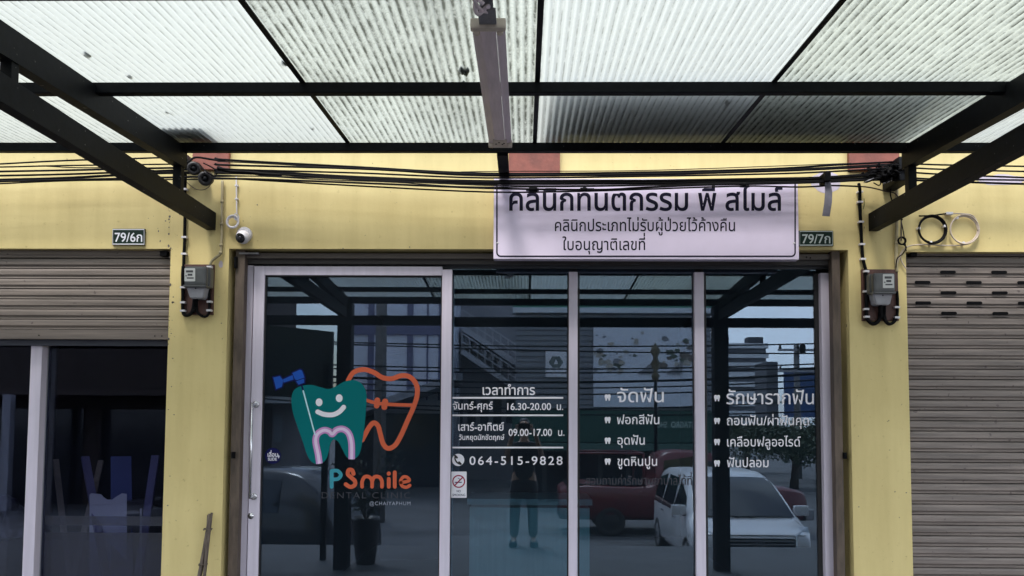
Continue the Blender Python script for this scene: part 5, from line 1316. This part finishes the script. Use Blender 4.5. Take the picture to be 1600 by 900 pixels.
# trees and shrub behind the street at the right and left
def tree(px, d, h, rad, seed, label):
    r = random.Random(seed); p = refl(px, 650, d); t = thing('tree', label, 'tree', (p.x, p.y, ROADZ))
    mb = MB(); mb.tube([(p.x, p.y, ROADZ), (p.x+.1, p.y, ROADZ+h*.45), (p.x, p.y+.1, ROADZ+h*.8)], [rad*.09, rad*.06, rad*.02], 8)
    for k in range(6):
        a = 2*PI*r.random(); mb.tube([(p.x, p.y, ROADZ+h*.4), (p.x+rad*.5*math.cos(a), p.y+rad*.5*math.sin(a), ROADZ+h*(.6+.25*r.random()))], [rad*.035, rad*.012], 6)
    mb.build('trunk', mat('bark', (.07, .055, .04), .9), t)
    mb = MB(); cl = [(Vector((r.gauss(0, .45), r.gauss(0, .45), r.gauss(0, .33))), .35+.3*r.random()) for _ in range(16)]
    for k in range(5200):
        c, cr_ = r.choice(cl); v = Vector((r.gauss(0, 1), r.gauss(0, 1), r.gauss(0, 1))).normalized()*cr_*r.random()**.4
        q = Vector((p.x, p.y, ROADZ+h*.66))+Vector(((c.x+v.x)*rad, (c.y+v.y)*rad, (c.z+v.z)*h*.36)); s = .04+.05*r.random()
        u = Vector((r.gauss(0, 1), r.gauss(0, 1), r.gauss(0, 1))).normalized(); w_ = u.orthogonal().normalized(); mb.face([q-u*s, q+w_*s*.5, q+u*s, q-w_*s*.5])
    mb.build('crown', mat('dark_leaves', (.035, .06, .022), .6, var=.4, vscale=1), t)
tree(1240, 30, 2.7, 2.0, 3, 'dense dark green tree below the blue hoarding')
tree(1290, 34, 2.7, 2.2, 5, 'spreading dark green tree at the right end of the street')
tree(1165, 40, 2.8, 2.4, 8, 'low dark tree in front of the far apartment block')
# potted plant by the left column
p = refl(575, 700, 8.75); pp = thing('potted_plant', 'leafy shrub in a tall dark pot beside the left canopy column', 'plant', (p.x, p.y, .003))
mb = MB(); mb.lathe((p.x, p.y, .003), (0, 0, 1), [(0, 0), (0, .10), (.10, .115), (.44, .15), (.48, .165), (.50, .15), (.45, .13), (.45, 0)], 24); mb.build('pot', mat('dark_glazed_pot', (.012, .012, .014), .4), pp)
mb = MB(); r_ = random.Random(2)
stems = []
for k in range(16):
    a = 2*PI*r_.random(); f = .15+.25*r_.random(); P = smooth_pts([(p.x, p.y, .45), (p.x+f*.4*math.cos(a), p.y+f*.4*math.sin(a), .75), (p.x+f*math.cos(a), p.y+f*math.sin(a), .85+.4*r_.random())], 5); mb.tube(P, .006, 5); stems.append(P)
mb.build('stems', mat('bark', (.07, .055, .04)), pp)
mb = MB()
for k in range(420):
    P = r_.choice(stems); q = P[r_.randrange(3, len(P))]+Vector((r_.gauss(0, .04), r_.gauss(0, .04), r_.gauss(0, .05))); u = Vector((r_.gauss(0, 1), r_.gauss(0, 1), r_.gauss(0, .8))).normalized(); s = .05+.04*r_.random(); w_ = u.orthogonal().normalized()
    mb.face([q, q+u*s*.5+w_*s*.22, q+u*s, q+u*s*.5-w_*s*.22])
mb.build('leaves', mat('dark_leaves', (.035, .06, .022)), pp)
# step down to the street
mb = MB(); mb.box(-14, 14, -5.45, -5.121, -.95, -.40); mb.build('pavement_step', M_CONC)['kind'] = 'structure'

# ------------------------------------------------------------------ the photographer, mirrored faintly in the second pane
PX, PY = 0.0, -5.06
per = thing('person', 'person in dark clothes standing at the pavement edge holding a phone up with both hands', 'person', (PX, PY, .003))
def skin(chains, name, m, parent, sub=2, root=None):
    me = bpy.data.meshes.new(name); vs, es, rs, idx = [], [], [], {}
    def key(p): return tuple(round(c, 4) for c in p)
    for ch in chains:
        prev = None
        for (x, y, z, r) in ch:
            k = key((x, y, z))
            if k not in idx: idx[k] = len(vs); vs.append((x, y, z)); rs.append(r)
            if prev is not None and prev != idx[k]: es.append((prev, idx[k]))
            prev = idx[k]
    me.from_pydata(vs, es, []); o = bpy.data.objects.new(name, me); COL.objects.link(o)
    md = o.modifiers.new('skin', 'SKIN'); sv_ = me.skin_vertices[0].data
    for i, r in enumerate(rs):
        sv_[i].radius = r if isinstance(r, tuple) else (r, r); sv_[i].use_root = (i == 0)
    sb = o.modifiers.new('sub', 'SUBSURF'); sb.levels = sub; sb.render_levels = sub
    dg = bpy.context.evaluated_depsgraph_get(); dg.update()
    m2 = bpy.data.meshes.new_from_object(o.evaluated_get(dg)); bpy.data.objects.remove(o)
    for p in m2.polygons: p.use_smooth = True
    m2.materials.clear(); m2.materials.append(m)
    o = bpy.data.objects.new(name, m2); COL.objects.link(o)
    if parent: o.parent = parent; o.matrix_parent_inverse = Matrix.Translation(-base(parent))
    return o
def pv(x, y, z, r): return (PX+x, PY+y, z, r)
M_SKIN = mat('skin', (.36, .21, .14), .5); M_CLOTH = mat('dark_shirt', (.012, .012, .014), .8, var=.2, bump=.2); M_TROU = mat('dark_trousers', (.016, .015, .016), .85); M_HAIR = mat('black_hair', (.012, .011, .011), .5)
pel = pv(0, 0, .86, (.145, .10)); chest = pv(0, 0, 1.16, (.155, .105))
chains = [[pel, pv(0, 0, 1.0, (.125, .09)), chest, pv(0, -.01, 1.27, (.10, .07)), pv(0, .01, 1.35, .05), pv(0, .02, 1.40, .05), pv(0, .03, 1.46, (.068, .082)), pv(0, .02, 1.53, (.066, .085)), pv(0, .02, 1.565, (.045, .06))]]
for s in (-1, 1):
    chains.append([chest, pv(s*.165, -.01, 1.24, .052), pv(s*.235, .03, 1.03, .042), pv(s*.20, .16, 1.20, .034), pv(s*.135, .27, 1.40, .026), pv(s*.105, .305, 1.45, (.028, .022)), pv(s*.092, .315, 1.475, (.03, .018))])
    chains.append([pel, pv(s*.095, 0, .78, .085), pv(s*.11, .02, .46, .056), pv(s*.115, .0, .25, .05), pv(s*.12, -.02, .085, .036), pv(s*.125, .05, .045, (.04, .034)), pv(s*.13, .15, .028, (.042, .022))])
body = skin(chains, 'body', M_SKIN, per)
# fingers, curled round the phone
for s in (-1, 1):
    for k in range(4):
        z = 1.505-.018*k; l = (.055, .062, .058, .045)[k]
        skin([[(PX+s*.098, PY+.315, z-.012, .010), (PX+s*(.102), PY+.315+l*.45, z, .0088), (PX+s*(.088), PY+.315+l*.72, z+.002, .008), (PX+s*.066, PY+.318+l*.70, z+.003, .0068)]], 'finger', M_SKIN, per, 1)
    skin([[(PX+s*.098, PY+.31, 1.462, .012), (PX+s*.082, PY+.322, 1.450, .0105), (PX+s*.058, PY+.327, 1.458, .0085)]], 'thumb', M_SKIN, per, 1)
# face: nose, ears, eyes, mouth
mb = MB(); mb.hexa([(PX-.013, PY+.108, 1.455), (PX+.013, PY+.108, 1.455), (PX+.006, PY+.106, 1.49), (PX-.006, PY+.106, 1.49)], [(PX-.008, PY+.125, 1.457), (PX+.008, PY+.125, 1.457), (PX+.003, PY+.112, 1.488), (PX-.003, PY+.112, 1.488)]); mb.build('nose', M_SKIN, per)
for s in (-1, 1):
    mb = MB(); mb.lathe((PX+s*.03, PY+.098, 1.492), (0, 1, 0), [(0, .012), (.006, .009), (.008, .004), (.008, 0)], 12); mb.build('eye', mat('dark_eye', (.03, .02, .015), .2), per)
    mb = MB(); mb.lathe((PX+s*.068, PY+.015, 1.48), (s, 0, 0), [(0, .026), (.010, .028), (.014, .018), (.010, 0)], 14); mb.build('ear', M_SKIN, per)
mb = MB(); mb.bbox(PX-.022, PX+.022, PY+.094, PY+.106, 1.432, 1.440, .003); mb.build('mouth', mat('lips', (.30, .11, .09), .5), per)
skin([[pv(0, .0, 1.60, (.04, .05)), pv(0, -.0, 1.555, (.076, .092)), pv(0, -.03, 1.49, (.074, .066)), pv(0, -.045, 1.43, (.05, .03))]], 'hair', M_HAIR, per)
sh_ = [[pv(0, 0, .80, (.16, .115)), pv(0, 0, .9, (.158, .115)), pv(0, 0, 1.0, (.142, .108)), pv(0, 0, 1.17, (.172, .122)), pv(0, -.005, 1.285, (.12, .082)), pv(0, .0, 1.31, (.075, .07))]]
for s in (-1, 1): sh_.append([pv(0, 0, 1.17, (.172, .122)), pv(s*.165, -.01, 1.245, .068), pv(s*.215, .012, 1.10, .060)])
skin(sh_, 'shirt', M_CLOTH, per)
tr_ = [[pv(0, 0, .88, (.152, .112)), pv(0, 0, .80, (.15, .11))]]
for s in (-1, 1): tr_.append([pv(0, 0, .80, (.15, .11)), pv(s*.095, 0, .72, .097), pv(s*.11, .02, .46, .072), pv(s*.115, .0, .25, .066), pv(s*.12, -.02, .11, .058)])
skin(tr_, 'trousers', M_TROU, per)
for s in (-1, 1): mb = MB(); mb.bbox(PX+s*.13-.05, PX+s*.13+.05, PY-.09, PY+.20, .004, .07, .025); mb.build('shoe', M_BLACK, per)
ph = thing('phone', 'dark phone held sideways in front of the photographer', 'phone', (PX, PY+.325, 1.455))
mb = MB(); mb.bbox(PX-.078, PX+.078, PY+.330, PY+.338, 1.452, 1.528, .003); mb.build('case', M_BLACK, ph)
mb = MB(); mb.face([(PX-.073, PY+.3296, 1.457), (PX+.073, PY+.3296, 1.457), (PX+.073, PY+.3296, 1.523), (PX-.073, PY+.3296, 1.523)]); mb.build('screen', mat('phone_screen', (.02, .02, .025), .08), ph)
